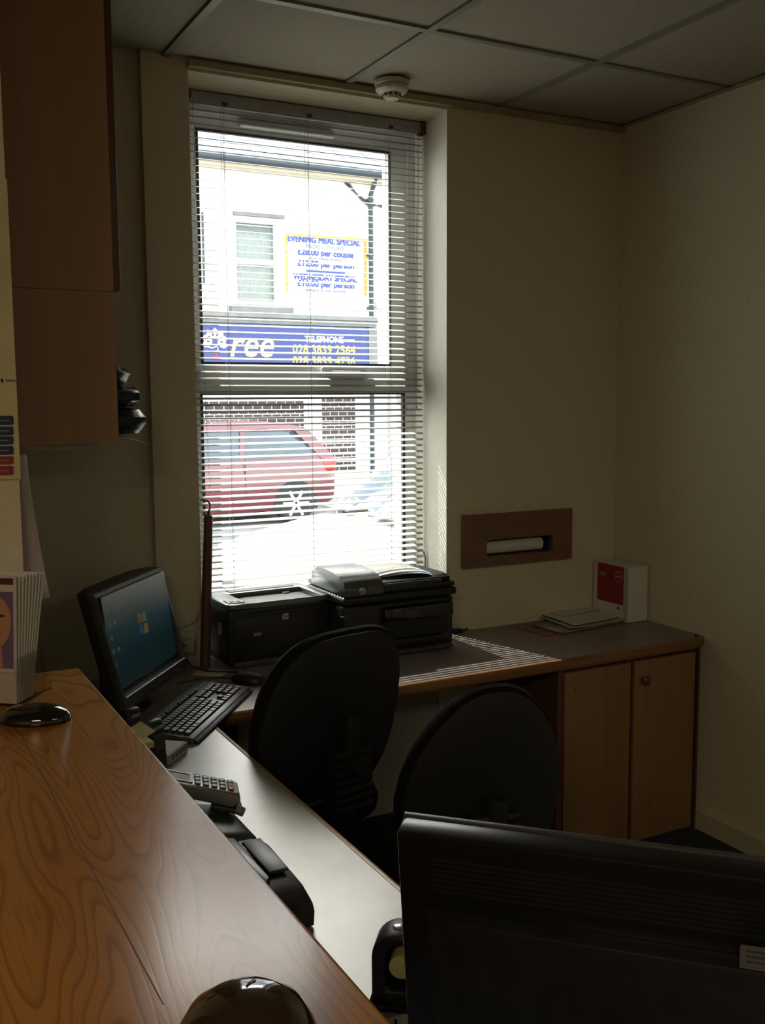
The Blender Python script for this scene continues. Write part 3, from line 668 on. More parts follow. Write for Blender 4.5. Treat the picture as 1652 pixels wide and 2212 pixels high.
# ---- cars
def car(name, label, paint, loc, rz, L=3.75, W=1.62, mirror=False):
    r = thing(name, label, 'car', loc, rz)
    # stations: x, z_sill, z_belt, half width
    st = [(0, .34, .60, .60), (.05, .26, .66, .68), (.25, .20, .74, .76), (.75, .19, .83, .81), (1.15, .19, .90, .81), (2.2, .19, .93, .81), (3.1, .19, .95, .81), (3.5, .22, .96, .78), (3.70, .30, .93, .70), (L, .36, .72, .64)]
    b = B(); rings = []
    for x, zs, zb_, hw in st:
        rings.append([(x, -hw*.93, zs), (x, -hw, zs+.12), (x, -hw, zs+(zb_-zs)*.65), (x, -hw*.93, zb_-.02), (x, -hw*.82, zb_+.01), (x, 0, zb_+.045), (x, hw*.82, zb_+.01), (x, hw*.93, zb_-.02), (x, hw, zs+(zb_-zs)*.65), (x, hw, zs+.12), (x, hw*.93, zs)])
    n_ = len(rings[0]); vs = [q for R_ in rings for q in R_]
    fs = [(i*n_+k, i*n_+(k+1) % n_, (i+1)*n_+(k+1) % n_, (i+1)*n_+k) for i in range(len(rings)-1) for k in range(n_)]+[list(range(n_)), list(range((len(rings)-1)*n_, len(rings)*n_))[::-1]]
    b._add(vs, fs); body = b.out('body', paint, r, smooth=True)
    # greenhouse
    gs = [(1.05, .92, .92), (1.62, 1.36, 1.30), (2.0, 1.43, 1.36), (2.7, 1.44, 1.37), (3.25, 1.36, 1.30), (3.62, .95, .94)]
    b = B(); rings = []
    for x, zr, zsd in gs:
        t_ = max(0, (zr-.92)/.5); hw = .73-.13*t_
        rings.append([(x, -.74, .90), (x, -hw, zsd-.02), (x, -hw*.85, zr), (x, 0, zr+.012), (x, hw*.85, zr), (x, hw, zsd-.02), (x, .74, .90)])
    n_ = 7; vs = [q for R_ in rings for q in R_]
    fs = [(i*n_+k, i*n_+(k+1) % n_, (i+1)*n_+(k+1) % n_, (i+1)*n_+k) for i in range(len(rings)-1) for k in range(n_)]
    b._add(vs, fs); b.out('glasshouse', 'carglass', r, smooth=True)
    # roof skin and pillars
    b = B(); rs = gs[1:5]; vs = []
    for x, zr, zsd in rs:
        hw = (.73-.13*max(0, (zr-.92)/.5))+.008
        vs += [(x, -hw, zsd-.03), (x, -hw*.86, zr+.008), (x, 0, zr+.02), (x, hw*.86, zr+.008), (x, hw, zsd-.03)]
    b._add(vs, [(i*5+k, i*5+k+1, (i+1)*5+k+1, (i+1)*5+k) for i in range(3) for k in range(4)]); b.out('roof', paint, r, solid=.02, smooth=True)
    for sy in (-1, 1):
        for (xa, xb, w1) in ((1.05, 1.62, .05), (2.28, 2.34, .07), (3.60, 3.20, .22)):
            b = B(); za, zb2 = .90, 1.34
            b._add([(xa-w1/2, sy*.745, za), (xa+w1/2, sy*.745, za), (xb+w1/2, sy*.635, zb2), (xb-w1/2, sy*.635, zb2), (xa-w1/2, sy*.72, za), (xa+w1/2, sy*.72, za), (xb+w1/2, sy*.60, zb2), (xb-w1/2, sy*.60, zb2)],
                   [(0, 1, 2, 3), (4, 5, 6, 7), (0, 1, 5, 4), (1, 2, 6, 5), (2, 3, 7, 6), (3, 0, 4, 7)]); b.out('pillar', paint, r)
        B().rbox(1.28, 1.42, sy*.90-.06, sy*.90+.06, .90, 1.0, .03).out('door_mirror', paint, r, smooth=True)
        B().rbox(.10, .36, sy*.70-.05, sy*.70+.05, .58, .70, .03).out('headlight', 'lgrey', r, smooth=True)
        B().rbox(3.52, 3.72, sy*.70-.06, sy*.70+.05, .72, .92, .03).out('tail_light', 'tail', r, smooth=True)
        B().rbox(2.05, 2.2, sy*.815-.012, sy*.815+.012, .80, .825, .006).out('door_handle', paint, r, smooth=True)
        B().box(2.30, 2.306, sy*.806-.008, sy*.806+.008, .30, .92).out('door_seam', 'inkb', r)
        for x in (.72, 3.05):
            W_ = T(x, sy*.73, .285) @ RX(PI/2)
            b = B(); b.lathe([(.19, -.09), (.25, -.095), (.285, -.07), (.285, .07), (.25, .095), (.19, .09)], 28, W_); wh = b.out('wheel', 'tyre', r, smooth=True)
            b = B(); b.lathe([(.05, -.06), (.19, -.05), (.19, -.088), (.205, -.09), (.205, .09), (.19, .088), (.19, .05), (.05, .06)], 28, W_); b.out('rim', 'dgrey', wh, smooth=True)
            for k in range(6):
                b = B(); b.rbox(.02, .20, -.022, .022, -.098, -.085, .004, 1, M_=W_ @ RZ(k*PI/3)); b.rbox(.02, .20, -.022, .022, .085, .098, .004, 1, M_=W_ @ RZ(k*PI/3)); b.out('spoke', 'alloy', wh, smooth=True)
            b = B(); pts = [(x+.33*math.cos(a), .285+.33*math.sin(a)) for a in [PI*k/10 for k in range(11)]]+[(x-.33, .2), (x+.33, .2)]
            b.prism(pts, sy*.80, sy*.815, axis='y'); b.out('wheel_arch', 'tyre', r)
    B().rbox(-.01, .08, -.35, .35, .40, .50, .01).out('grille', 'tyre', r, smooth=True)
    B().rbox(-.012, 0.02, -.26, .26, .52, .62, .004).out('number_plate', 'lgrey', r, smooth=True)
    for sy in (-.45, .45): B().rbox(.9, 1.12, sy-.3, sy+.3, .925, .94, .004).out('wiper', 'tyre', r)
    return r
# front at local x=0: red car points left (its tail is at the right), rz=0 keeps tail towards +x
car('parked_car', 'dark red hatchback parked across the street in the shade', 'carred', (-.17, 10.82, GZ), 0)
wxp = at(470, 1225, y=3.9)
car('parked_car', 'white car on the near side of the street in full sun', 'carwhite', (wxp.x-.05, 3.3, GZ), 0)

# ================================================================== OBJECTS ON THE WORKTOP
# ---- laser printer
W1 = .362
r = thing('laser_printer', 'squat black laser printer with a grey top and sunken output tray', 'printer', (-1.652, -.10, DZ), math.radians(2))
H1, D1 = .208, .255
b = B(); b.rbox(0, W1, 0, D1, .006, H1-.014, .012, 3)
b.out('body', 'black', r, smooth=True)
# grey top: ring around the tray
outer = rrect(-.002, W1+.002, -.004, D1+.002, .03, 4); inner = rrect(.072, W1-.028, -.0035, D1-.075, .010, 4)
b = B(); b.ring_plate(outer, inner, H1-.016, H1, 'z'); b.out('top_cover', 'pewter', r, bevel=.002)
b = B(); b.box(.072, W1-.028, .0, D1-.075, H1-.034, H1-.030); b.prism([(.004, H1-.03), (D1-.075, H1-.03), (D1-.075, H1-.016)], .072, W1-.028, axis='x'); b.out('output_tray', 'black', r)
b = B(); b.rbox(.085, W1-.04, D1-.055, D1-.012, H1-.001, H1+.002, .001, 1); b.out('rear_lid', 'dgrey', r, smooth=True)
b = B(); b.rbox(.012, .066, .02, .075, H1-.001, H1+.003, .0014, 2); b.out('control_panel', 'lgrey', r, smooth=True)
for k in range(2): B().rbox(.020+.022*k, .034+.022*k, .028, .040, H1+.002, H1+.005, .001, 2).out('button', 'dgrey', r, smooth=True)
b = B(); b.rbox(.105, W1-.045, -.016, .012, H1-.012, H1-.006, .0025, 2, M_=RX(-.12)); b.out('tray_flap', 'pewter', r, smooth=True)
b = B(); b.rbox(.02, W1-.02, -.004, .004, .02, H1-.045, .003, 2); b.out('front_door', 'black', r, smooth=True)
b = B(); b.rbox(.015, W1-.015, -.012, .02, .004, .022, .003, 2); b.out('paper_tray_lip', 'dgrey', r, smooth=True)
b = B(); b.rbox(W1-.10, W1-.075, D1-.10, D1-.085, H1-.020, H1-.010, .002, 2); b.out('paper_stop', 'dgrey', r, smooth=True)
lg = B().prism(rrect(.185, .206, .143, .162, .003), -.0052, -.0035, axis='y').out('badge', 'lgrey', r)
text('lettering', 'hp', 'inkb', lg, T(.1955, -.0055, .153) @ UP_Y, .015, shear=.2, world=False, extrude=.0002)
B().prism(rrect(.083, .109, .100, .111, .001), -.0052, -.0035, axis='y').out('front_label', 'mgrey', r)
B().prism(rrect(.06, .09, .10, .14, .002), -.0012, .0006, axis='x').out('side_label', 'mgrey', r)

# ---- all-in-one printer with a document feeder
W2, H2, D2 = .425, .235, .30
r = thing('all_in_one_printer', 'large black all-in-one printer with a rounded document feeder lid', 'printer', (-1.286, -.185, DZ))
b = B(); b.rbox(.0, W2, .01, D2, .008, H2-.055, .014, 3); b.out('body', 'black', r, smooth=True)
b = B(); b.rbox(-.004, W2+.004, -.006, D2+.004, H2-.052, H2-.024, .010, 3); b.out('scanner_bed', 'black', r, smooth=True)
b = B(); b.rbox(.002, W2, .002, D2, H2-.022, H2-.006, .006, 2); b.out('scanner_lid', 'black', r, smooth=True)
# feeder hump: curved profile from front to back
pf = [(-.004, H2-.024), (-.006, H2+.0), (.004, H2+.020), (.03, H2+.036), (.08, H2+.047), (.15, H2+.052), (.22, H2+.048), (.262, H2+.030), (.268, H2-.02)]
b = B(); b.prism(pf, .0, .145, axis='x'); b.out('feeder_cover', mat('feeder_dark_grey', (.085, .092, .095), .3), r, bevel=.006)
pf2 = [(.02, H2-.006), (.02, H2+.010), (.06, H2+.018), (.22, H2+.018), (.26, H2-.0), (.26, H2-.006)]
b = B(); b.prism(pf2, .146, W2-.01, axis='x'); b.out('feeder_tray', 'black', r, bevel=.003)
b = B(); b.rbox(.155, W2-.045, -.01, .02, H2-.008, H2+.006, .003, 2, M_=RX(-.1)); b.out('feeder_lip', 'dgrey', r, smooth=True)
b = B(); b.prism([(.008, .165), (-.016, .160), (-.020, .120), (.010, .108)], .14, W2-.02, axis='x'); b.out('control_panel', 'blackgloss', r, bevel=.002)
B().rbox(.21, .27, -.0215, -.015, .125, .152, .001, 1).out('display', 'dgrey', r, smooth=True)
b = B(); b.box(.06, W2-.03, .006, .012, .055, .100); b.out('output_slot', 'inkb', r)
b = B(); b.rbox(.05, W2-.03, -.035, .05, .008, .020, .003, 2); b.out('output_tray', 'dgrey', r, smooth=True)
b = B(); b.rbox(.06, W2-.05, -.012, .012, .026, .052, .004, 2); b.out('paper_drawer', 'black', r, smooth=True)
for z in (.07, .10, .145): B().rbox(-.003, .0015, -.0, .03, z, z+.002, .0005, 1).out('side_seam', 'mgrey', r)
bg_ = B().lathe([(.0, 0), (.0125, 0), (.0125, .002), (.0105, .003), (.0, .003)], 24, T(.062, -.0065, H2-.006) @ RX(PI/2)).out('badge', 'silver', r, smooth=True)
text('lettering', 'hp', 'ink', bg_, T(.062, -.0098, H2-.006) @ UP_Y, .013, shear=.2, world=False, extrude=.0002)
# feet
for r_ in (r,):
    b = B()
    for x in (.04, W2-.04):
        for y in (.05, D2-.04): b.lathe([(.014, 0), (.014, .012), (.012, .012)], 12, T(x, y, 0))
    b.out('rubber_feet', 'tyre', r_)
# sheets lying on the feeder tray
def sheet(name, label, fn, m, nu=14, nv=10, th=.0006, group=None, cat='paper'):
    b_ = B(); b_.grid(fn, nu, nv); o_ = b_.out(name, m, solid=th, smooth=True); return props(o_, label, cat, group)
zt2 = DZ+H2+.0185
def feeder_sheet(dz, x0, y0, ang, wob):
    def fn(u, v):
        x = (u-.5)*.235; y = (v-.5)*.20
        X = x0+x*math.cos(ang)-y*math.sin(ang); Y = y0+x*math.sin(ang)+y*math.cos(ang)
        z = zt2+dz+.006+.012*math.sin(u*2.6+wob)*(1-.5*v)+max(0, .18-v)*-.05-(max(0, u-.75)**2)*.18
        return (X, Y, z)
    return fn
sheet('loose_sheet', 'white sheet with blue print lying lowest on the printer feeder', feeder_sheet(.0, -1.03, -.04, -.12, .0), 'paperb', group='sheets left on the big printer')
sheet('loose_sheet', 'curled bluish-white sheet on top of the printer feeder pile', feeder_sheet(.004, -1.045, -.03, -.02, .15), 'paper', group='sheets left on the big printer')

# ---- left monitor
yaw, tl = .904, .257
TLp = Vector((-2.143, -.505, 1.07)); ux = Vector((math.cos(yaw), math.sin(yaw), 0)); nn = Vector((math.sin(yaw), -math.cos(yaw), 0)); upv = Vector((0, 0, 1))*math.cos(tl)-nn*math.sin(tl)
WS, HS = .41, .262
ctr = TLp+ux*WS/2-upv*HS/2
basep = ctr-nn*.06; basep.z = DZ
r = thing('computer_monitor', 'tilted black monitor showing a blue-green desktop at the end of the counter', 'monitor', basep, yaw)
inv = wm(r).inverted()
MS = inv @ (Matrix((( ux.x, -nn.x, upv.x, ctr.x), (ux.y, -nn.y, upv.y, ctr.y), (ux.z, -nn.z, upv.z, ctr.z), (0, 0, 0, 1))))   # local: x right, y back, z up in the screen frame
hw, hh = WS/2, HS/2
b = B(); b.ring_plate(rrect(-hw-.013, hw+.013, -hh-.036, hh+.013, .004), rect_match(-hw, hw, -hh, hh), -.004, .018, 'y', MS); b.out('bezel', 'dgrey', r, bevel=.0015)
b = B(); b.prism([(-hw-.013, .018), (hw+.013, .018), (hw+.010, .045), (hw-.07, .068), (-hw+.07, .068), (-hw-.010, .045)], -hh-.034, hh+.012, axis='z', M_=MS); b.out('rear_shell', 'black', r, bevel=.003)
b = B(); b.rbox(-hw+.002, hw-.002, -.0065, -.0035, -hh-.0065, -hh-.002, .001, 1, M_=MS); b.out('silver_strip', 'silver', r)
B().rbox(.13, .15, -.0055, -.0035, -hh-.026, -hh-.022, .0008, 1, M_=MS).out('power_button', 'mgrey', r)
def screen_mat():
    m = bpy.data.materials.new('screen_desktop'); m.use_nodes = True; n = m.node_tree.nodes; l = m.node_tree.links; b = n['Principled BSDF']
    tc = n.new('ShaderNodeTexCoord'); sp = n.new('ShaderNodeSeparateXYZ'); l.new(tc.outputs['Generated'], sp.inputs[0])
    t = n.new('ShaderNodeTexNoise'); t.inputs['Scale'].default_value = 2.5; l.new(tc.outputs['Generated'], t.inputs[0])
    cr = n.new('ShaderNodeValToRGB'); e = cr.color_ramp.elements
    e[0].position = .0; e[0].color = (.003, .010, .009, 1); e[1].position = 1; e[1].color = (.050, .052, .044, 1)
    x = e.new(.35); x.color = (.001, .011, .014, 1); x = e.new(.6); x.color = (.002, .020, .022, 1); x = e.new(.8); x.color = (.024, .030, .026, 1)
    mr = n.new('ShaderNodeMath'); mr.operation = 'MULTIPLY_ADD'; mr.inputs[1].default_value = .18; l.new(t.outputs[0], mr.inputs[0]); l.new(sp.outputs[2], mr.inputs[2])
    sb = n.new('ShaderNodeMath'); sb.operation = 'SUBTRACT'; sb.inputs[1].default_value = .09; l.new(mr.outputs[0], sb.inputs[0]); l.new(sb.outputs[0], cr.inputs[0])
    b.inputs['Base Color'].default_value = (.01, .012, .014, 1); b.inputs['Roughness'].default_value = .38
    l.new(cr.outputs[0], b.inputs['Emission Color']); b.inputs['Emission Strength'].default_value = .55
    MATS['screen'] = m; M['screen'] = m
screen_mat()
# the panel: its own mesh in a frame whose generated z runs bottom to top
b = B(); b.box(-hw, hw, .002, .0035, -hh, hh); sc_ = b.out('screen', 'screen', r); sc_.matrix_basis = MS
sc_.data.transform(Matrix.Identity(4))
for nm, c in (('flag_red', (.045, .016, .010)), ('flag_green', (.018, .034, .012)), ('flag_blue', (.006, .020, .036)), ('flag_yellow', (.04, .032, .010)), ('icon_pale', (.020, .026, .024))):
    M[nm] = mat(nm, c, .4, emit=(c, .9))
for nm, cx_, cz_ in (('flag_red', -.016, .018), ('flag_green', .014, .015), ('flag_blue', -.014, -.014), ('flag_yellow', .016, -.017)):
    b = B(); pts = [(cx_-.013, cz_-.013), (cx_-.004, cz_-.010), (cx_+.004, cz_-.011), (cx_+.013, cz_-.014), (cx_+.013, cz_+.012), (cx_+.004, cz_+.015), (cx_-.004, cz_+.016), (cx_-.013, cz_+.013)]
    b.prism(pts, .0008, .0016, axis='y', M_=T(.01, 0, .015)); b.out('desktop_emblem', nm, sc_)
for i in range(2):
    for k in range(6):
        if (i, k) in ((1, 4), (1, 5), (1, 2)): continue
        B().rbox(-hw+.014+.03*i, -hw+.026+.03*i, .0008, .0016, hh-.045-.036*k, hh-.033-.036*k, .0004, 1).out('desktop_icon', 'icon_pale', sc_)
b = B(); b.lathe([(.0, 0), (.115, 0), (.118, .004), (.11, .010), (.03, .018), (.0, .018)], 32, T(0, .03, 0), sy=.82); b.out('base', 'black', r, smooth=True)
b = B(); b.rbox(-.035, .035, .035, .06, .012, .24, .008, 3); b.out('stand', 'black', r, smooth=True)
# lean the neck joint into the shell
B().rbox(-.045, .045, .0, .05, .17, .25, .008, 2).out('hinge_block', 'black', r, smooth=True)

# ---- keyboard
ka = math.radians(52.2)
r = thing('keyboard', 'black full-size keyboard with a number pad in front of the tilted monitor', 'keyboard', (-1.962, -.722, DZ), ka)
KL, KD = .46, .165
b = B(); b.prism([(0, .002), (0, .014), (.012, .018), (KD-.015, .030), (KD, .029), (KD, .004)], 0, KL, axis='x'); b.out('keyboard_case', 'dgrey', r, bevel=.003)
b = B(); b.prism([(.0, .0), (.0, .0125), (-.010, .006), (-.010, .0)], .004, KL-.004, axis='x'); b.out('front_lip', 'black', r, bevel=.002)
slope = math.atan2(.012, KD-.027); km = {}
def key(x, y, w_=.0165, d_=.0165, special=None):
    kk = (round(w_, 4), round(d_, 4))
    z = .018+(y-.012)*math.tan(slope)
    if kk not in km:
        b_ = B(); bw, tw = .0, .0022
        v = [(-w_/2, -d_/2, 0), (w_/2, -d_/2, 0), (w_/2, d_/2, 0), (-w_/2, d_/2, 0), (-w_/2+.0022, -d_/2+.0016, .0065), (w_/2-.0022, -d_/2+.0016, .0065), (w_/2-.0022, d_/2-.0028, .0068), (-w_/2+.0022, d_/2-.0028, .0068)]
        b_._add(v, [(0, 3, 2, 1), (4, 5, 6, 7), (0, 1, 5, 4), (1, 2, 6, 5), (2, 3, 7, 6), (3, 0, 4, 7)])
        o_ = b_.out('key', 'key', r); km[kk] = o_
    else: o_ = copyobj(km[kk], r)
    o_.matrix_basis = T(x, y, z) @ RX(slope)
    return o_
P_ = .0186; y0 = .026
rows = [[1.5, 1, 1.3, 5.8, 1.3, 1, 1, 1.5], [1.25]+[1]*11+[2.25], [1.75]+[1]*12+[1.0], [1.5]+[1]*12+[1.5], [1]*13+[2]]
for ri, row in enumerate(rows):
    x = .014; y = y0+ri*P_; tot = sum(row); f_ = 14.9/tot
    for u in row:
        wd = u*f_*P_; key(x+wd/2, y, wd-.0022, .0165); x += wd
yf = y0+5*P_+.008
for gi, (gx, cnt) in enumerate(((.014, 1), (.014+2*P_, 4), (.014+6.5*P_, 4), (.014+11*P_, 4))):
    for k in range(cnt): key(gx+k*P_+P_/2, yf, .0150, .0125)
nx = .014+15.3*P_
for k in range(3): key(nx+k*P_+P_/2, y0+4*P_); key(nx+k*P_+P_/2, y0+3*P_); key(nx+k*P_+P_/2, y0); key(nx+k*P_+P_/2, yf, .015, .0125)
key(nx+1.5*P_, y0+P_)
px_ = nx+3.35*P_
for ri in range(5):
    for k in range(4): key(px_+k*P_*.98+P_/2, y0+ri*P_)
for k in range(3): B().box(px_+.01+k*.018, px_+.018+k*.018, yf-.002, yf+.001, .0305, .0312).out('status_light', 'print', r)

# ---- mouse
r = thing('computer_mouse', 'black computer mouse beside the number pad end of the keyboard', 'mouse', (-1.648, -.262, DZ), math.radians(40))
b = B(); b.lathe([(.0, 0), (.030, 0), (.033, .006), (.031, .018), (.024, .028), (.012, .034), (0, .036)], 24, Matrix.Diagonal((1, 1.75, 1, 1))); b.out('mouse_body', 'black', r, smooth=True)
b = B(); b.lathe([(.0, 0), (.005, 0), (.005, .004), (.0, .004)], 12, T(0, .028, .0315) @ RY(PI/2)); b.out('scroll_wheel', 'mgrey', r, smooth=True)
b = B(); b.tube([(0, .055, .008), (.01, .10, .004), (-.03, .16, .003), (-.10, .19, .003)], .0018, 6); b.out('mouse_cable', 'black', r, smooth=True)

# ---- window pole leaning in the corner of the recess
r = thing('window_pole', 'brown wooden window pole with a small hook leaning beside the left printer', 'pole', (-1.72, -.035, DZ))
p0, p1 = Vector((-1.716, -.05, DZ)), Vector((-1.679, -.012, 1.205))
b = B(); b.tube([p0, p0.lerp(p1, .3), p0.lerp(p1, .85), p1], [.0165, .0165, .0145, .013], 12); b.out('shaft', 'brown', r, world=True, smooth=True)
pm = p0.lerp(p1, .93); dirp = (p1-p0).normalized()
b = B(); b.tube([pm, p1, p1+dirp*.006], [.0146, .0138, .006], 12); b.out('grip_sleeve', 'brownr', r, world=True, smooth=True)
h0 = p1+dirp*.004
b = B(); b.tube([h0, h0+Vector((0, 0, .012))], .0055, 8); b.tube([h0+Vector((0, 0, .01)), h0+Vector((.006, 0, .022)), h0+Vector((.005, 0, .036)), h0+Vector((-.004, 0, .047)), h0+Vector((-.018, 0, .051)), h0+Vector((-.026, 0, .047))], [.003, .003, .0028, .0025, .0022, .0018], 8)
b.out('hook', 'dgrey', r, world=True, smooth=True)

# ---- wall sockets and cables by the monitor
r = thing('wall_socket', 'small white wall socket with a plug behind the monitor', 'socket', (-1.775, -.001, .80))
B().rbox(-.045, .045, -.012, 0, -.04, .04, .004, 2).out('socket_plate', 'lgrey', r, smooth=True)
B().rbox(-.02, .03, -.045, -.012, -.025, .02, .008, 3).out('plug', 'cablew', r, smooth=True)
b = B(); b.tube([(-1.77, -.045, .80), (-1.80, -.08, .83), (-1.815, -.06, .86), (-1.79, -.03, .857), (-1.735, -.015, .868), (-1.714, -.012, .90), (-1.712, -.01, .96)], .0022, 6); o = b.out('power_cable', 'cablew', smooth=True); props(o, 'thin white cable looping from the socket up behind the pole', 'cable')
b = B(); b.tube([(-1.775, -.03, .765), (-1.76, -.05, .735), (-1.72, -.09, .724), (-1.66, -.13, .723), (-1.62, -.14, .723)], .003, 6); o = b.out('power_cable', 'black', smooth=True); props(o, 'black cable lying on the worktop below the wall socket', 'cable')
b = B(); b.tube([(-.86, -.02, .73), (-.80, -.02, .724), (-.74, -.022, .7235), (-.70, -.012, .728)], .0032, 6); b.rbox(-.765, -.73, -.032, -.010, .7205, .735, .004, 2); o = b.out('power_cable', 'black', smooth=True); props(o, 'black cable and plug against the wall right of the big printer', 'cable')
b = B(); b.prism([(-1.78, -.10), (-1.70, -.16), (-1.655, -.11), (-1.72, -.03)], DZ+.0005, DZ+.0015); o = b.out('loose_sheet', 'card'); props(o, 'scrap of pale paper on the worktop at the foot of the pole', 'paper')

# ---- roll dispenser in the wall
r = thing('roll_dispenser', 'wooden wall plaque with a slot showing a white paper roll', 'dispenser', (-.475, -.001, 1.05))
px0, px1, pz0, pz1 = -.722, -.229, .955, 1.149
b = B(); b.ring_plate(rect_match(px0, px1, pz0, pz1), rrect(nx0+.003, nx1-.003, nz0+.003, nz1-.003, .014), -.024, -.0008, 'y'); b.out('plaque', 'plaque', r, world=True)
b = B(); b.ring_plate(rect_match(nx0+.002, nx1-.002, nz0+.002, nz1-.002), rrect(nx0+.006, nx1-.006, nz0+.006, nz1-.006, .012), -.0005, .060, 'y'); b.box(nx0+.002, nx1-.002, .060, .066, nz0+.002, nz1-.002); b.out('slot_lining', 'inkb', r, world=True)
ru = B().tube([(nx0+.012, .012, 1.020), (nx1-.040, .012, 1.020)], .0245, 24); ro = ru.out('paper_roll', 'paper', r, world=True, smooth=True)
b = B(); b.tube([(nx1-.041, .012, 1.020), (nx1-.030, .012, 1.020)], .010, 14); b.tube([(nx1-.032, .012, 1.020), (nx1-.004, .012, 1.020)], .006, 10); b.out('spindle', 'black', r, world=True, smooth=True)
B().tube([(-.455, -.010, .9555), (-.455, -.010, .950)], .002, 6).out('screw', 'dgrey', r, world=True)

# ---- folder box in the corner
r = thing('box_file', 'upright white and red box file standing in the corner', 'box file', (-.06, -.13, DZ))
bx0, bx1, by0, by1, bz1 = -.108, -.008, -.208, -.008, .935
b = B(); b.rbox(bx0, bx1, by0, by1, DZ+.001, bz1, .002, 1); b.out('carton', 'paper', r, world=True)
B().box(bx0-.0012, bx0-.0002, -.185, -.035, .785, bz1-.003).out('red_label', 'red', r, world=True)
b = B(); b.box(bx0-.0004, bx0+.002, -.2084, -.186, DZ+.004, bz1-.002); b.out('side_strip', 'lgrey', r, world=True)
b = B(); b.ring_plate([(-.158+.021*math.cos(a), .892+.021*math.sin(a)) for a in [2*PI*k/24 for k in range(24)]], [(-.158+.019*math.cos(a), .892+.019*math.sin(a)) for a in [2*PI*k/24 for k in range(24)]], bx0-.0018, bx0-.0010, 'x'); b.out('round_emblem', 'lgrey', r, world=True)
B().box(bx0-.0016, bx0-.0008, -.174, -.142, .889, .894).out('emblem_bar', 'lgrey', r, world=True)
for k in range(3): B().box(bx0-.0018, bx0-.0011, -.085, -.055+.006*k, .898-.006*k, .9003-.006*k).out('print_line', 'lgrey', r, world=True)
B().box(bx0-.0012, bx0-.0002, -.165, -.150, .765, .775).out('red_mark', 'red', r, world=True)
b = B(); b.box(bx0+.030, bx0+.0305, by0-.0006, by0+.002, DZ+.004, bz1-.002); b.out('flap_seam', 'ink', r, world=True)

# ---- papers by the box
def poly_sheet(name, label, pxs, z, m, th=.0008, cat='paper', group='papers beside the box file', lift=None):
    P4 = [at(a, c, z=z) for a, c in pxs]
    def fn(u, v):
        p = P4[0].lerp(P4[1], u).lerp(P4[3].lerp(P4[2], u), v); q = p.copy()
        if lift: q.z += lift(u, v)
        return tuple(q)
    return sheet(name, label, fn, m, 10, 8, th, group, cat)
poly_sheet('magazine', 'glossy magazine with red cover print lowest in the paper pile', [(1099, 1352), (1183, 1373), (1250, 1362), (1172, 1341)], DZ+.0025, 'mag', .0035, 'magazine')
poly_sheet('magazine', 'bluish printed brochure under the white papers', [(1150, 1349), (1213, 1367), (1364, 1338), (1290, 1322)], DZ+.0075, 'magb', .003, 'magazine')
poly_sheet('envelope', 'large white envelope lying across the paper pile', [(1156, 1330), (1232, 1359), (1366, 1336), (1290, 1308)], DZ+.012, 'card', .002, 'envelope', lift=lambda u, v: .004*(v-.5)**2*4)
poly_sheet('document', 'white document on top of the paper pile', [(1160, 1326), (1240, 1352), (1362, 1328), (1285, 1300)], DZ+.020, 'paper', .0008, 'paper', lift=lambda u, v: .003*math.sin(u*3)+.004*abs(v-.5))
poly_sheet('envelope', 'small white envelope topmost on the paper pile', [(1178, 1318), (1216, 1331), (1308, 1313), (1276, 1300)], DZ+.0275, 'paper', .001, 'envelope')

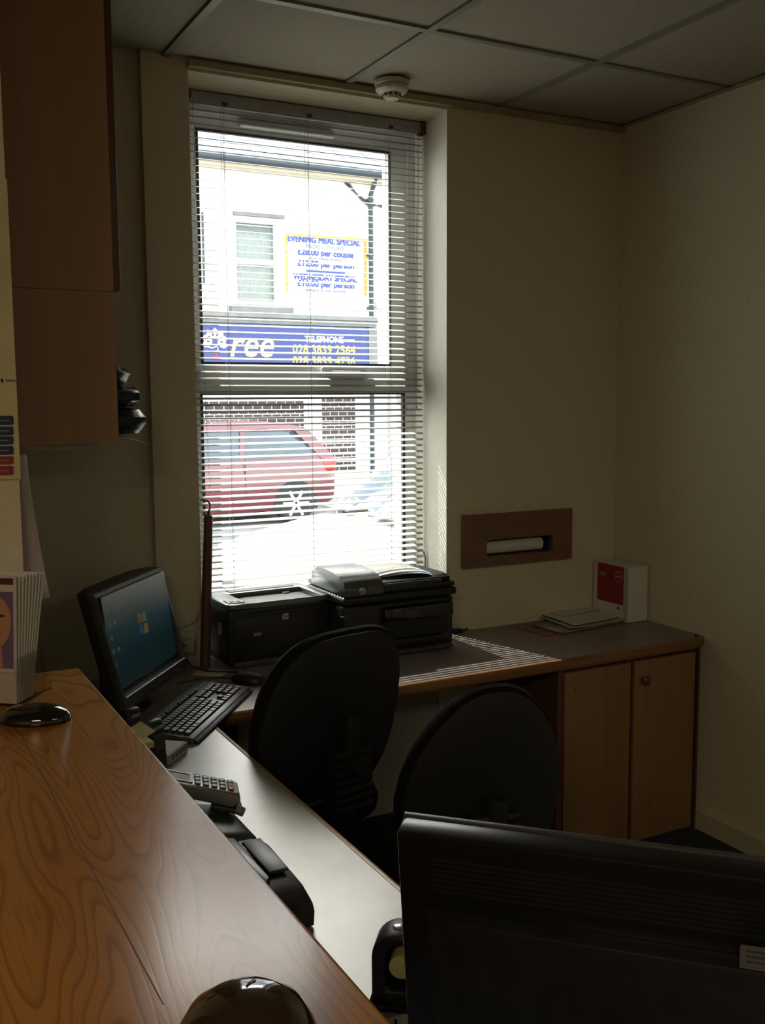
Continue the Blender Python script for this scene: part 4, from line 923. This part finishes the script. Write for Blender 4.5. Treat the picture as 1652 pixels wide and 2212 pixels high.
# ================================================================== CHAIRS
def office_chair(label, loc, heading, top=1.03, bw=.45, bh=.50, seat_z=.50, lean=.10, sq=2.7, taper=.16):
    """heading: direction the sitter faces, degrees clockwise from +y; local +y is forward"""
    r = thing('office_chair', label, 'office chair', (loc[0], loc[1], 0), -math.radians(heading))
    # backrest cushion: superellipse outline, curved about the sitter
    cz = top-bh/2; nU, nV = 22, 20
    def surf(side):
        def fn(i, j):
            a = 2*PI*i/36; rr = j
            return None
        return fn
    b = B(); seg = 40; rings = []
    def out(a, k):   # outline, wider near the lower middle, narrower at the top
        c, s_ = math.cos(a), math.sin(a); e_ = 2/sq
        x = abs(c)**e_*math.copysign(1, c); z = abs(s_)**e_*math.copysign(1, s_)
        wd = bw/2*(1-taper*max(0, z)**1.5-.08*max(0, -z)**2)
        return x*wd*k, z*bh/2*k
    def pt(a, k, t):
        x, z = out(a, k)
        y = -.21-lean*.55*(z/bh*2)+.9*x*x*.8+t-.035*math.cos(min(1, abs(z)/(bh/2))*PI/2)*0
        return (x, y, cz+z)
    lay = [(0.0, .040), (.5, .040), (.85, .034), (.96, .022), (1.0, .0), (.985, -.014), (.93, -.022)]
    vs = []
    for k, t in lay: vs += [pt(2*PI*q/seg, max(k, .001), t) for q in range(seg)]
    n_ = len(lay); fs = [(i*seg+q, i*seg+(q+1) % seg, (i+1)*seg+(q+1) % seg, (i+1)*seg+q) for i in range(n_-1) for q in range(seg)]+[list(range((n_-1)*seg, n_*seg))]
    b._add(vs, fs); back = b.out('backrest', 'fabric', r, smooth=True)
    lay = [(.945, -.018), (.95, -.030), (.80, -.042), (.4, -.050), (.001, -.052)]
    b = B(); vs = []
    for k, t in lay: vs += [pt(2*PI*q/seg, k, t) for q in range(seg)]
    n_ = len(lay); fs = [(i*seg+q, i*seg+(q+1) % seg, (i+1)*seg+(q+1) % seg, (i+1)*seg+q) for i in range(n_-1) for q in range(seg)]+[list(range(seg))]
    b._add(vs, fs); b.out('back_shell', 'shell', back, smooth=True)
    # upright bar and gaiter
    b = B(); b.tube([(0, -.285, cz+.02), (0, -.275, cz-.12), (0, -.24, seat_z-.02), (0, -.16, seat_z-.075), (0, -.02, seat_z-.085)], [.022, .028, .03, .028, .025], 10); b.out('back_bar', 'shell', r, smooth=True)
    b = B()
    for k in range(7): b.rbox(-.055, .055, -.305+.002*k, -.235, seat_z+.06+k*.022, seat_z+.078+k*.022, .006, 2)
    b.out('bar_gaiter', 'shell', r, smooth=True)
    B().lathe([(.0, -.01), (.025, -.01), (.03, 0), (.025, .03), (0, .032)], 14, T(0, -.30, cz-.10) @ RX(PI/2)).out('adjuster_knob', 'shell', r, smooth=True)
    # seat
    b = B(); lay = [(.90, -.05), (1.0, -.03), (1.02, 0), (.98, .022), (.85, .036), (.45, .040), (.001, .038)]; vs = []
    for k, t in lay:
        for q in range(seg):
            a = 2*PI*q/seg; c, s_ = math.cos(a), math.sin(a); e_ = 2/3
            x = abs(c)**e_*math.copysign(1, c)*.235*k; y = abs(s_)**e_*math.copysign(1, s_)*.225*k
            vs.append((x, .03+y, seat_z+t-(.03*max(0, y/.225)**3)))
    n_ = len(lay); fs = [(i*seg+q, i*seg+(q+1) % seg, (i+1)*seg+(q+1) % seg, (i+1)*seg+q) for i in range(n_-1) for q in range(seg)]+[list(range(seg))]
    b._add(vs, fs); b.out('seat', 'fabric', r, smooth=True)
    B().rbox(-.10, .10, -.12, .12, seat_z-.09, seat_z-.048, .01, 2).out('seat_plate', 'shell', r, smooth=True)
    b = B(); b.tube([(.10, .02, seat_z-.07), (.20, .02, seat_z-.075), (.27, .03, seat_z-.085)], [.006, .006, .011], 8); b.out('height_lever', 'shell', r, smooth=True)
    b = B(); b.lathe([(.028, .13), (.028, .30), (.022, .30), (.022, seat_z-.08)], 16, T(0, .0, 0)); b.out('gas_column', 'shell', r, smooth=True)
    for k in range(5):
        a = 2*PI*k/5+.3
        b = B(); b.tube([(0, 0, .15), (.10*math.cos(a), .10*math.sin(a), .14), (.25*math.cos(a), .25*math.sin(a), .085)], [.035, .028, .018], 8); lg_ = b.out('leg', 'shell', r, smooth=True)
        cx_, cy_ = .245*math.cos(a), .245*math.sin(a)
        b = B(); b.tube([(cx_, cy_, .085), (cx_, cy_, .05)], .007, 6)
        for s_ in (-.016, .016): b.lathe([(.0, -.009), (.022, -.009), (.027, -.004), (.027, .004), (.022, .009), (0, .009)], 14, T(cx_, cy_, .0272) @ RZ(a+1) @ T(0, s_, 0) @ RX(PI/2))
        b.out('castor', 'tyre', lg_, smooth=True)
    return r
CH1 = office_chair('black fabric office chair facing the tilted monitor, left of the two', (-1.68, -.64), -12, top=1.015, bw=.45, bh=.47, sq=3.3)
CH2 = office_chair('black fabric office chair on the right, behind the nearest monitor', (-1.48, -1.13), 10, top=.985, bw=.385, bh=.52, sq=2.5, taper=.30)

# ================================================================== RECEPTION DESK THINGS
# ---- card terminal in its dock
def frame_from(p_end, p_far, width_dir):
    x = (p_end-p_far).normalized(); y = (width_dir-x*width_dir.dot(x)).normalized(); z = x.cross(y)
    if z.z < 0: y = -y; z = -z
    return Matrix(((x.x, y.x, z.x, p_end.x), (x.y, y.y, z.y, p_end.y), (x.z, y.z, z.z, p_end.z), (0, 0, 0, 1)))
r = thing('card_terminal', 'grey handheld card payment terminal with rubber keypad resting on its dark dock', 'card terminal', (-2.12, -1.27, DZ))
endp = Vector((-2.048, -1.30, .812)); farp = Vector((-2.225, -1.245, .862))
MT = wm(r).inverted() @ frame_from(endp, farp, Vector((.1, 1, 0)))
# local: x towards the keypad end (0 at the end), y away from the camera, z up
b = B(); b.prism([(-.175, -.022), (-.01, -.026), (.002, -.014), (.0, -.003), (-.012, .0), (-.10, .003), (-.175, .006)], -.0, .078, axis='y', M_=MT); b.out('terminal_body', 'mgrey', r, bevel=.005)
b = B(); b.prism(rrect(-.17, -.004, .005, .073, .01), .001, .0035, axis='z', M_=MT @ RY(.0)); b.out('keypad_face', 'lgrey', r, bevel=.0008)
b = B(); b.ring_plate(rrect(-.165, -.095, .012, .066, .004), rrect(-.159, -.101, .018, .060, .003), .0035, .006, 'z', M_=MT); b.out('display_frame', 'dgrey', r)
B().box(-.158, -.102, .019, .059, .003, .0045, MT).out('display', 'paper', r)
for i in range(5):
    for j in range(3):
        xk, yk = -.086+i*.0165, .017+j*.021
        mk = 'dgrey'
        if i == 4: mk = ('red', 'papery', 'dgrey')[j]
        B().rbox(xk-.006, xk+.006, yk-.008, yk+.008, .0035, .0075, .0025, 2, M_=MT).out('rubber_key', mk, r, smooth=True)
b = B(); b.rbox(-.05, .012, .004, .06, -.040, -.027, .006, 2, M_=MT); b.out('card_slot_block', 'dgrey', r, smooth=True)
b = B(); b.tube([(-.004, .012, -.030), (.014, .012, -.034)], .009, 12, M_=MT); b.out('end_cap', 'mgrey', r, smooth=True)
# dock
pd = [(-2.27, DZ+.001), (-2.048, DZ+.001), (-2.040, DZ+.014), (-2.048, DZ+.040), (-2.068, DZ+.056), (-2.10, DZ+.062), (-2.27, DZ+.100)]
b = B(); b.prism(pd, -1.385, -1.225, axis='y'); b.out('dock', 'dgrey', r, world=True, bevel=.008)
b = B(); b.rbox(-2.13, -2.035, -1.392, -1.38, DZ+.003, DZ+.03, .004, 2); b.out('dock_front', 'blackgloss', r, world=True, smooth=True)
b = B(); b.tube([(-2.036, -1.36, DZ+.012), (-2.026, -1.365, DZ+.010)], .006, 10); b.out('plug', 'silver', r, world=True, smooth=True)

# ---- black desktop unit
r = thing('desktop_unit', 'squat black rounded desktop unit with sloping lid beside the counter edge', 'office machine', (-2.15, -1.52, DZ))
ux0_, ux1_, uy0, uy1 = -2.25, -2.055, -1.655, -1.435
pf = [(uy0, DZ+.002), (uy0-.003, DZ+.045), (uy0+.004, DZ+.062), (uy0+.022, DZ+.072), (uy1-.05, DZ+.080), (uy1-.015, DZ+.074), (uy1, DZ+.05), (uy1, DZ+.002)]
b = B()
def sec(x, sc, dz): return [(x, uy0+(y-uy0)*1.0, DZ+(z-DZ)*sc+dz) for y, z in pf]
rings = [sec(ux0_, .98, 0), sec(ux0_+.02, 1.02, 0), sec(ux1_-.03, 1.0, 0), sec(ux1_-.010, .90, 0), sec(ux1_, .60, .002), sec(ux1_-.002, .05, .002)]
n_ = len(pf); vs = [q for R_ in rings for q in R_]
fs = [(i*n_+k, i*n_+(k+1) % n_, (i+1)*n_+(k+1) % n_, (i+1)*n_+k) for i in range(len(rings)-1) for k in range(n_)]+[list(range(n_)), list(range((len(rings)-1)*n_, len(rings)*n_))[::-1]]
b._add(vs, fs); b.out('housing', 'black', r, world=True, smooth=True)
b = B(); b.prism([(-2.245, -1.645), (-2.13, -1.645), (-2.118, -1.625), (-2.118, -1.46), (-2.14, -1.445), (-2.245, -1.445)], DZ+.070, DZ+.088); b.out('gloss_window', mat('tinted_lid', (.01, .01, .011), .28), r, world=True, bevel=.004)
b = B(); b.rbox(-2.11, -2.075, -1.60, -1.47, DZ+.076, DZ+.0825, .002, 2); b.out('lid_ridge', 'dgrey', r, world=True, smooth=True)

# ---- cordless handsets
def handset(label, x, y, h, tilt_, rz):
    r_ = thing('cordless_phone', label, 'phone', (x, y, DZ), rz)
    B().rbox(-.035, .035, -.035, .04, 0, .028, .008, 3).out('charger', 'black', r_, smooth=True)
    Mh = T(0, 0, .014) @ RX(-tilt_)
    b_ = B(); b_.rbox(-.023, .023, -.013, .013, .012, h, .0115, 4, M_=Mh); b_.out('handset', 'black', r_, smooth=True)
    b_ = B(); b_.rbox(-.014, .014, -.0145, -.012, h-.022, h-.014, .001, 1, M_=Mh); b_.out('earpiece', 'mgrey', r_)
    b_ = B(); b_.rbox(-.017, .017, -.0142, -.012, h-.065, h-.032, .001, 1, M_=Mh); b_.out('display', 'dgrey', r_)
    return r_
handset('black cordless phone standing nearest the counter edge behind the card terminal', -2.13, -1.03, .165, .12, math.radians(35))
handset('black cordless phone with a shiny tip standing furthest back by the keyboard', -2.142, -.875, .150, .10, math.radians(35))
# small desk calculator pad and sticky notes
r = thing('note_block', 'small cream spiral note block beside the keyboard', 'note block', (-2.045, -.77, DZ), math.radians(48))
B().rbox(-.055, .045, -.035, .035, .001, .024, .003, 2).out('pages', 'card', r, smooth=True)
B().box(-.054, .044, -.034, .034, .0242, .0252).out('cover', 'paper', r)
for k in range(9): B().tube([(-.046+.0105*k, -.030, .026), (-.046+.0105*k, -.037, .022), (-.046+.0105*k, -.037, .012)], .0012, 5).out('spiral_loop', 'dgrey', r)
r = thing('sticky_notes', 'yellow sticky note block standing behind the counter edge', 'sticky notes', (-2.235, -1.150, DZ), math.radians(8))
B().rbox(-.04, .04, -.03, .03, 0, .175, .006, 2).out('holder', 'black', r, smooth=True)
B().box(-.038, .048, -.038, .038, .1755, .187).out('note_pad', 'papery', r)
b = B(); b.grid(lambda u, v: (-.036+.088*u, -.036+.074*v, .1875+.020*u*u), 6, 4); b.out('top_note', 'papery', r, solid=.0004, smooth=True)
o = B().box(-.05, .05, -.04, .04, .0005, .002).out('paper_slip', 'card'); o.matrix_basis = T(-2.13, -1.735, DZ) @ RZ(-.2); props(o, 'small cream slip of paper poking out from under the counter edge', 'paper')
o = B().box(-2.11, -1.93, -2.12, -1.93, DZ+.0006, DZ+.0016).out('paper_sheet', 'paper'); props(o, 'white sheet on the desk at the foot of the arch-topped unit', 'paper')

# ---- arch-topped desk dispenser
r = thing('desk_dispenser', 'black arch-topped dispenser with an opening in its side, left of the nearest monitor', 'dispenser', (-2.03, -1.90, DZ), math.radians(-38))
def arch(hw_, h, n=14): return [(-hw_, 0)]+[(-hw_, h-hw_)]+[(-hw_*math.cos(PI*k/n), h-hw_+hw_*math.sin(PI*k/n)) for k in range(1, n)]+[(hw_, h-hw_), (hw_, 0)]
oa = arch(.038, .112); ia = [(x*.62+.006, .028+z*.62) for x, z in oa]
b = B(); b.ring_plate(oa, ia, -.025, .030, 'y'); b.prism(ia, .004, .028, axis='y'); b.out('housing', 'black', r, bevel=.007)
b = B(); b.tube([(.004, -.022, .064), (.004, .003, .064)], .017, 20); b.out('tape_roll', 'papery', r, smooth=True)
B().lathe([(0, 0), (.011, 0), (.009, .0015), (0, .002)], 20, T(0, .0, .112)).out('badge', 'silver', r, smooth=True)
b = B(); b.rbox(-.042, .042, -.032, .036, 0, .012, .004, 2); b.out('foot', 'blackgloss', r, smooth=True)
b = B(); b.tube([(-2.06, -1.94, DZ+.004), (-2.08, -1.98, DZ+.0045), (-2.05, -2.02, DZ+.0045), (-2.03, -2.06, DZ+.0045)], .002, 6); o = b.out('thin_cable', 'black', smooth=True); props(o, 'thin black cable on the desk in front of the arch-topped unit', 'cable')

# ---- nearest monitor, seen from behind
tl2 = math.radians(9)
pA = at(873, 1760, z=1.10); dx = at(1652, 1858, z=1.10)-pA; dx.z = 0; dx.normalize()     # along its top edge, left to right in view
n2 = Vector((-dx.y*-1, dx.x*-1, 0)); n2 = Vector((dx.y, -dx.x, 0))                   # towards the camera
if n2.dot(CAM-pA) < 0: n2 = -n2
up2 = (Vector((0, 0, 1))*math.cos(tl2)+n2*math.sin(tl2)).normalized(); bk = dx.cross(up2); bk = bk if bk.dot(n2) > 0 else -bk
WW, HH = .50, .335
ctr2 = pA+dx*WW/2-up2*HH/2
r = thing('computer_monitor', 'large black monitor seen from behind in the right foreground', 'monitor', (ctr2.x-.02, ctr2.y-.02, DZ), 0)
# screen frame: x along dx, y from rear face (0) towards camera (+bulge), z up
MN = wm(r).inverted() @ Matrix(((dx.x, bk.x, up2.x, ctr2.x), (dx.y, bk.y, up2.y, ctr2.y), (dx.z, bk.z, up2.z, ctr2.z), (0, 0, 0, 1)))
hw, hh = WW/2, HH/2
b = B(); b.rbox(-hw, hw, 0, .034, -hh, hh, .005, 2, M_=MN); b.out('casing', mat('monitor_casing_satin', (.009, .009, .009), .30), r, smooth=True)
b = B(); b.ring_plate(rect_match(-hw-.001, hw+.001, -hh-.001, hh+.001), rect_match(-hw+.018, hw-.018, -hh+.018, hh-.018), -.006, .001, 'y', MN); b.out('front_bezel', 'dgrey', r, bevel=.001)
B().box(-hw+.017, hw-.017, -.002, .0, -hh+.017, hh-.017, MN).out('screen', 'blackgloss', r)
b = B(); b.prism([(-hw+.03, .034), (-hw+.07, .058), (hw-.07, .058), (hw-.03, .034)], -hh+.03, hh-.09, axis='z', M_=MN); b.out('rear_housing', 'black', r, bevel=.004)
for k in range(7):
    B().box(-hw+.04, hw-.04, .0335, .0355, hh-.030-.0065*k, hh-.027-.0065*k, MN).out('vent_rib', 'black', r)
b = B(); b.prism(rrect(.112, .175, .080, .107, .002), .0580, .0588, axis='y', M_=MN); b.out('rating_label', mat('label_dim', (.13, .115, .11), .6), r)
for k in range(3): B().box(.118, .165-.012*k, .0588, .0591, .100-.006*k, .102-.006*k, MN).out('label_line', 'dgrey', r)
cc = wm(r).inverted() @ (ctr2+bk*.06)
b = B(); b.tube([(cc.x, cc.y, cc.z-.03), (cc.x+.005, cc.y+.005, cc.z-.12), (.02, .02, .02)], .022, 12); b.out('stand', 'black', r, smooth=True)
b = B(); b.lathe([(0, 0), (.115, 0), (.118, .005), (.10, .014), (.0, .016)], 32, T(0.02, 0.02, 0)); b.out('base', 'black', r, smooth=True)

# ================================================================== ON THE COUNTER
# ---- leaflets in a clear holder
la = math.radians(-38)
lroot = at(36, 1526, z=CT); 
r = thing('leaflet_holder', 'clear acrylic leaflet holder on the far end of the counter', 'leaflet holder', (lroot.x, lroot.y, CT), la)
b = B(); b.box(-.104, .004, -.005, -.003, .003, .055); b.box(-.104, .004, .080, .082, .003, .08); b.box(.002, .004, -.003, .080, .003, .075); b.box(-.104, -.102, -.003, .080, .003, .075); b.box(-.104, .004, -.005, .082, .0, .003)
b.out('acrylic_tray', 'clear', r)
b = B(); b._add([(.004, .082, .08), (.004, .082, .0), (.004, .105, .0), (.0, .082, .08), (.0, .082, .0), (.0, .105, .0)], [(0, 1, 2), (3, 5, 4), (0, 3, 4, 1), (1, 4, 5, 2), (2, 5, 3, 0)]); b.out('acrylic_strut', 'clear', r)
NL = 9
for i in range(NL):
    yb_, yt_ = .001+i*.0056, .016+i*.0108; h = .200-.0008*(i % 3)
    L_ = thing('leaflet', 'front leaflet with a smiling woman on a purple cover' if i == 0 else 'leaflet standing in the clear holder behind the front one', 'leaflet', (0, 0, 0), 0, 'leaflets in the clear holder')
    L_.matrix_basis = wm(r) @ T(0, yb_, .0035) @ RX(-math.atan2(yt_-yb_, h)) @ RZ(random.uniform(-.012, .012))
    if i: L_['label'] = ('', 'second', 'third', 'fourth', 'fifth', 'sixth', 'seventh', 'eighth', 'rearmost')[i]+' leaflet from the front in the clear acrylic holder'
    b = B(); b.box(-.100, 0, 0, .0008, 0, h); b.box(-.100, .0, .0016, .0024, 0, h-.001); b.box(-.1, -.0992, .0008, .0016, 0, h); b.out('folded_card', 'paper' if i else 'pinkp', L_)
    b = B(); b.box(-.098, -.0006, .0008, .0016, 0, h-.006); b.out('inner_page', 'ink' if i % 2 else 'purple', L_)
    if i == 0:
        b = B(); b.box(-.100, -.005, -.0006, -.0001, .055, .175); b.out('cover_picture', 'purple', L_)
        b = B(); b.box(-.100, -.005, -.0006, -.0001, .186, .196); b.out('title_band', 'hair', L_)
        ell = lambda cx_, cz_, a_, c_, n=24: [(cx_+a_*math.cos(2*PI*q/n), cz_+c_*math.sin(2*PI*q/n)) for q in range(n)]
        b = B(); b.prism(ell(-.048, .128, .034, .050), -.0010, -.0006, axis='y'); b.prism([(-.1, .056), (-.040, .056), (-.038, .12), (-.1, .14)], -.0010, -.0006, axis='y'); b.out('printed_hair', 'hair', L_)
        b = B(); b.prism(ell(-.034, .128, .026, .040), -.0014, -.0010, axis='y'); b.out('printed_face', 'skin', L_)
        b = B(); b.prism([(-.050, .056), (-.022, .056), (-.026, .10), (-.046, .10)], -.0013, -.0010, axis='y'); b.out('printed_neck', 'skin', L_)
        b = B(); b.prism(ell(-.024, .137, .005, .0022), -.0017, -.0014, axis='y'); b.prism(ell(-.044, .137, .005, .0022), -.0017, -.0014, axis='y'); b.out('printed_eyes', 'hair', L_)
        b = B(); b.prism([(-.044, .113), (-.034, .107), (-.024, .113), (-.034, .110)], -.0017, -.0014, axis='y'); b.out('printed_mouth', 'red', L_)
# ---- glossy black oval
r = thing('pen_stand', 'glossy black oval pen stand base in front of the leaflets', 'pen stand', tuple(at(76, 1556, z=CT)), math.radians(-28))
b = B(); b.lathe([(0, 0), (.046, 0), (.052, .003), (.0515, .008), (.046, .015), (.034, .021), (.016, .0245), (0, .025)], 40, Matrix.Diagonal((1, .66, 1, 1))); b.out('base', 'blackgloss', r, smooth=True)
b = B(); b.ring_plate([(.0535*math.cos(2*PI*q/40), .0535*.67*math.sin(2*PI*q/40)) for q in range(40)], [(.047*math.cos(2*PI*q/40), .047*.64*math.sin(2*PI*q/40)) for q in range(40)], 0, .002, 'z'); b.out('felt_rim', 'clear', r)
# ---- glossy dome at the bottom of the view
dc = at(515, 2190, z=CT+.03); 
r = thing('desk_bell', 'glossy dark brown dome-shaped object with a raised rib on the near counter', 'desk object', (dc.x-.005, dc.y-.03, CT), math.radians(-30))
DB = mat('dome_dark_brown_gloss', (.035, .018, .012), .10, coat=.8)
b = B(); b.lathe([(0, 0), (.056, 0), (.060, .004), (.060, .022), (.056, .040), (.046, .056), (.030, .066), (.012, .070), (0, .0705)], 48); bmesh.ops.scale(b.b, vec=(.86, .86, .92), verts=b.b.verts); b.out('dome', DB, r, smooth=True)
b = B(); pts = []
for k in range(9):
    a = .15+k*.16; pts.append((0.008*math.sin(k*.4), .058*math.cos(a)*.98, .071*math.sin(a)))
b.tube(pts, [.001]+[.0028]*7+[.001], 6); bmesh.ops.scale(b.b, vec=(.86, .86, .92), verts=b.b.verts); b.out('rib', DB, r, smooth=True)
# ---- notice on the stub wall
r = thing('wall_notice', 'yellowish wall notice with navy and red boxes on the stub wall', 'notice', (-2.55, -1.2705, 1.5))
pxr = at(45, 1037, y=-1.2712); zb_ = pxr.z
B().box(-2.76, pxr.x, -1.2715, -1.2704, zb_, zb_+.50).out('notice_sheet', mat('notice_cream', (.62, .56, .34), .7), r, world=True)
for (ya, yb2, m_) in ((898, 918, 'navy'), (921, 940, 'navy'), (942, 960, 'navy'), (963, 982, 'navy'), (985, 1003, 'red'), (1006, 1026, 'red')):
    a_ = at(29, ya, y=-1.2716); c_ = at(30, yb2, y=-1.2716)
    bb = B().prism(rrect(-2.62, (a_.x+c_.x)/2, c_.z, a_.z, .003), -1.2722, -1.2714, axis='y').out('notice_box', m_, r, world=True)
    B().box(-2.6, (a_.x+c_.x)/2-.008, -1.2725, -1.2721, (a_.z+c_.z)/2-.001, (a_.z+c_.z)/2+.001).out('print_line', 'ink', bb, world=True)
a_ = at(14, 822, y=-1.2716); b = B(); b.box(a_.x-.009, a_.x-.005, -1.272, -1.2714, a_.z-.003, a_.z+.003)
for k in range(4): b.box(a_.x-.001+.004*k, a_.x+.0015+.004*k, -1.272, -1.2714, a_.z-.0015, a_.z+.0012)
b.out('small_print', 'inkb', r, world=True)
B().box(-2.76, pxr.x, -1.2718, -1.2713, zb_+.001, zb_+.0022).out('bottom_rule', 'ink', r, world=True)
# ---- curled sheet hanging at the wall end
def hang(u, v):
    z = 1.478-.262*v; x = -2.422+(.022+.030*v**1.3)*u; y = -1.205-.012*math.sin(u*PI)*(1-.3*v)
    return (x, y, z)
b = B(); b.grid(hang, 8, 14); o = b.out('hanging_sheet', 'pinkp', solid=.0006, smooth=True); props(o, 'curled off-white sheet hanging from the edge of the stub wall', 'paper')
b = B(); b.grid(lambda u, v: (-2.421+.062*u, -1.06+.004*math.sin(u*3), 1.255-.06*v), 4, 4); o = b.out('hanging_sheet', 'paper', solid=.0006); props(o, 'small white slip sticking out below the curled sheet', 'paper')
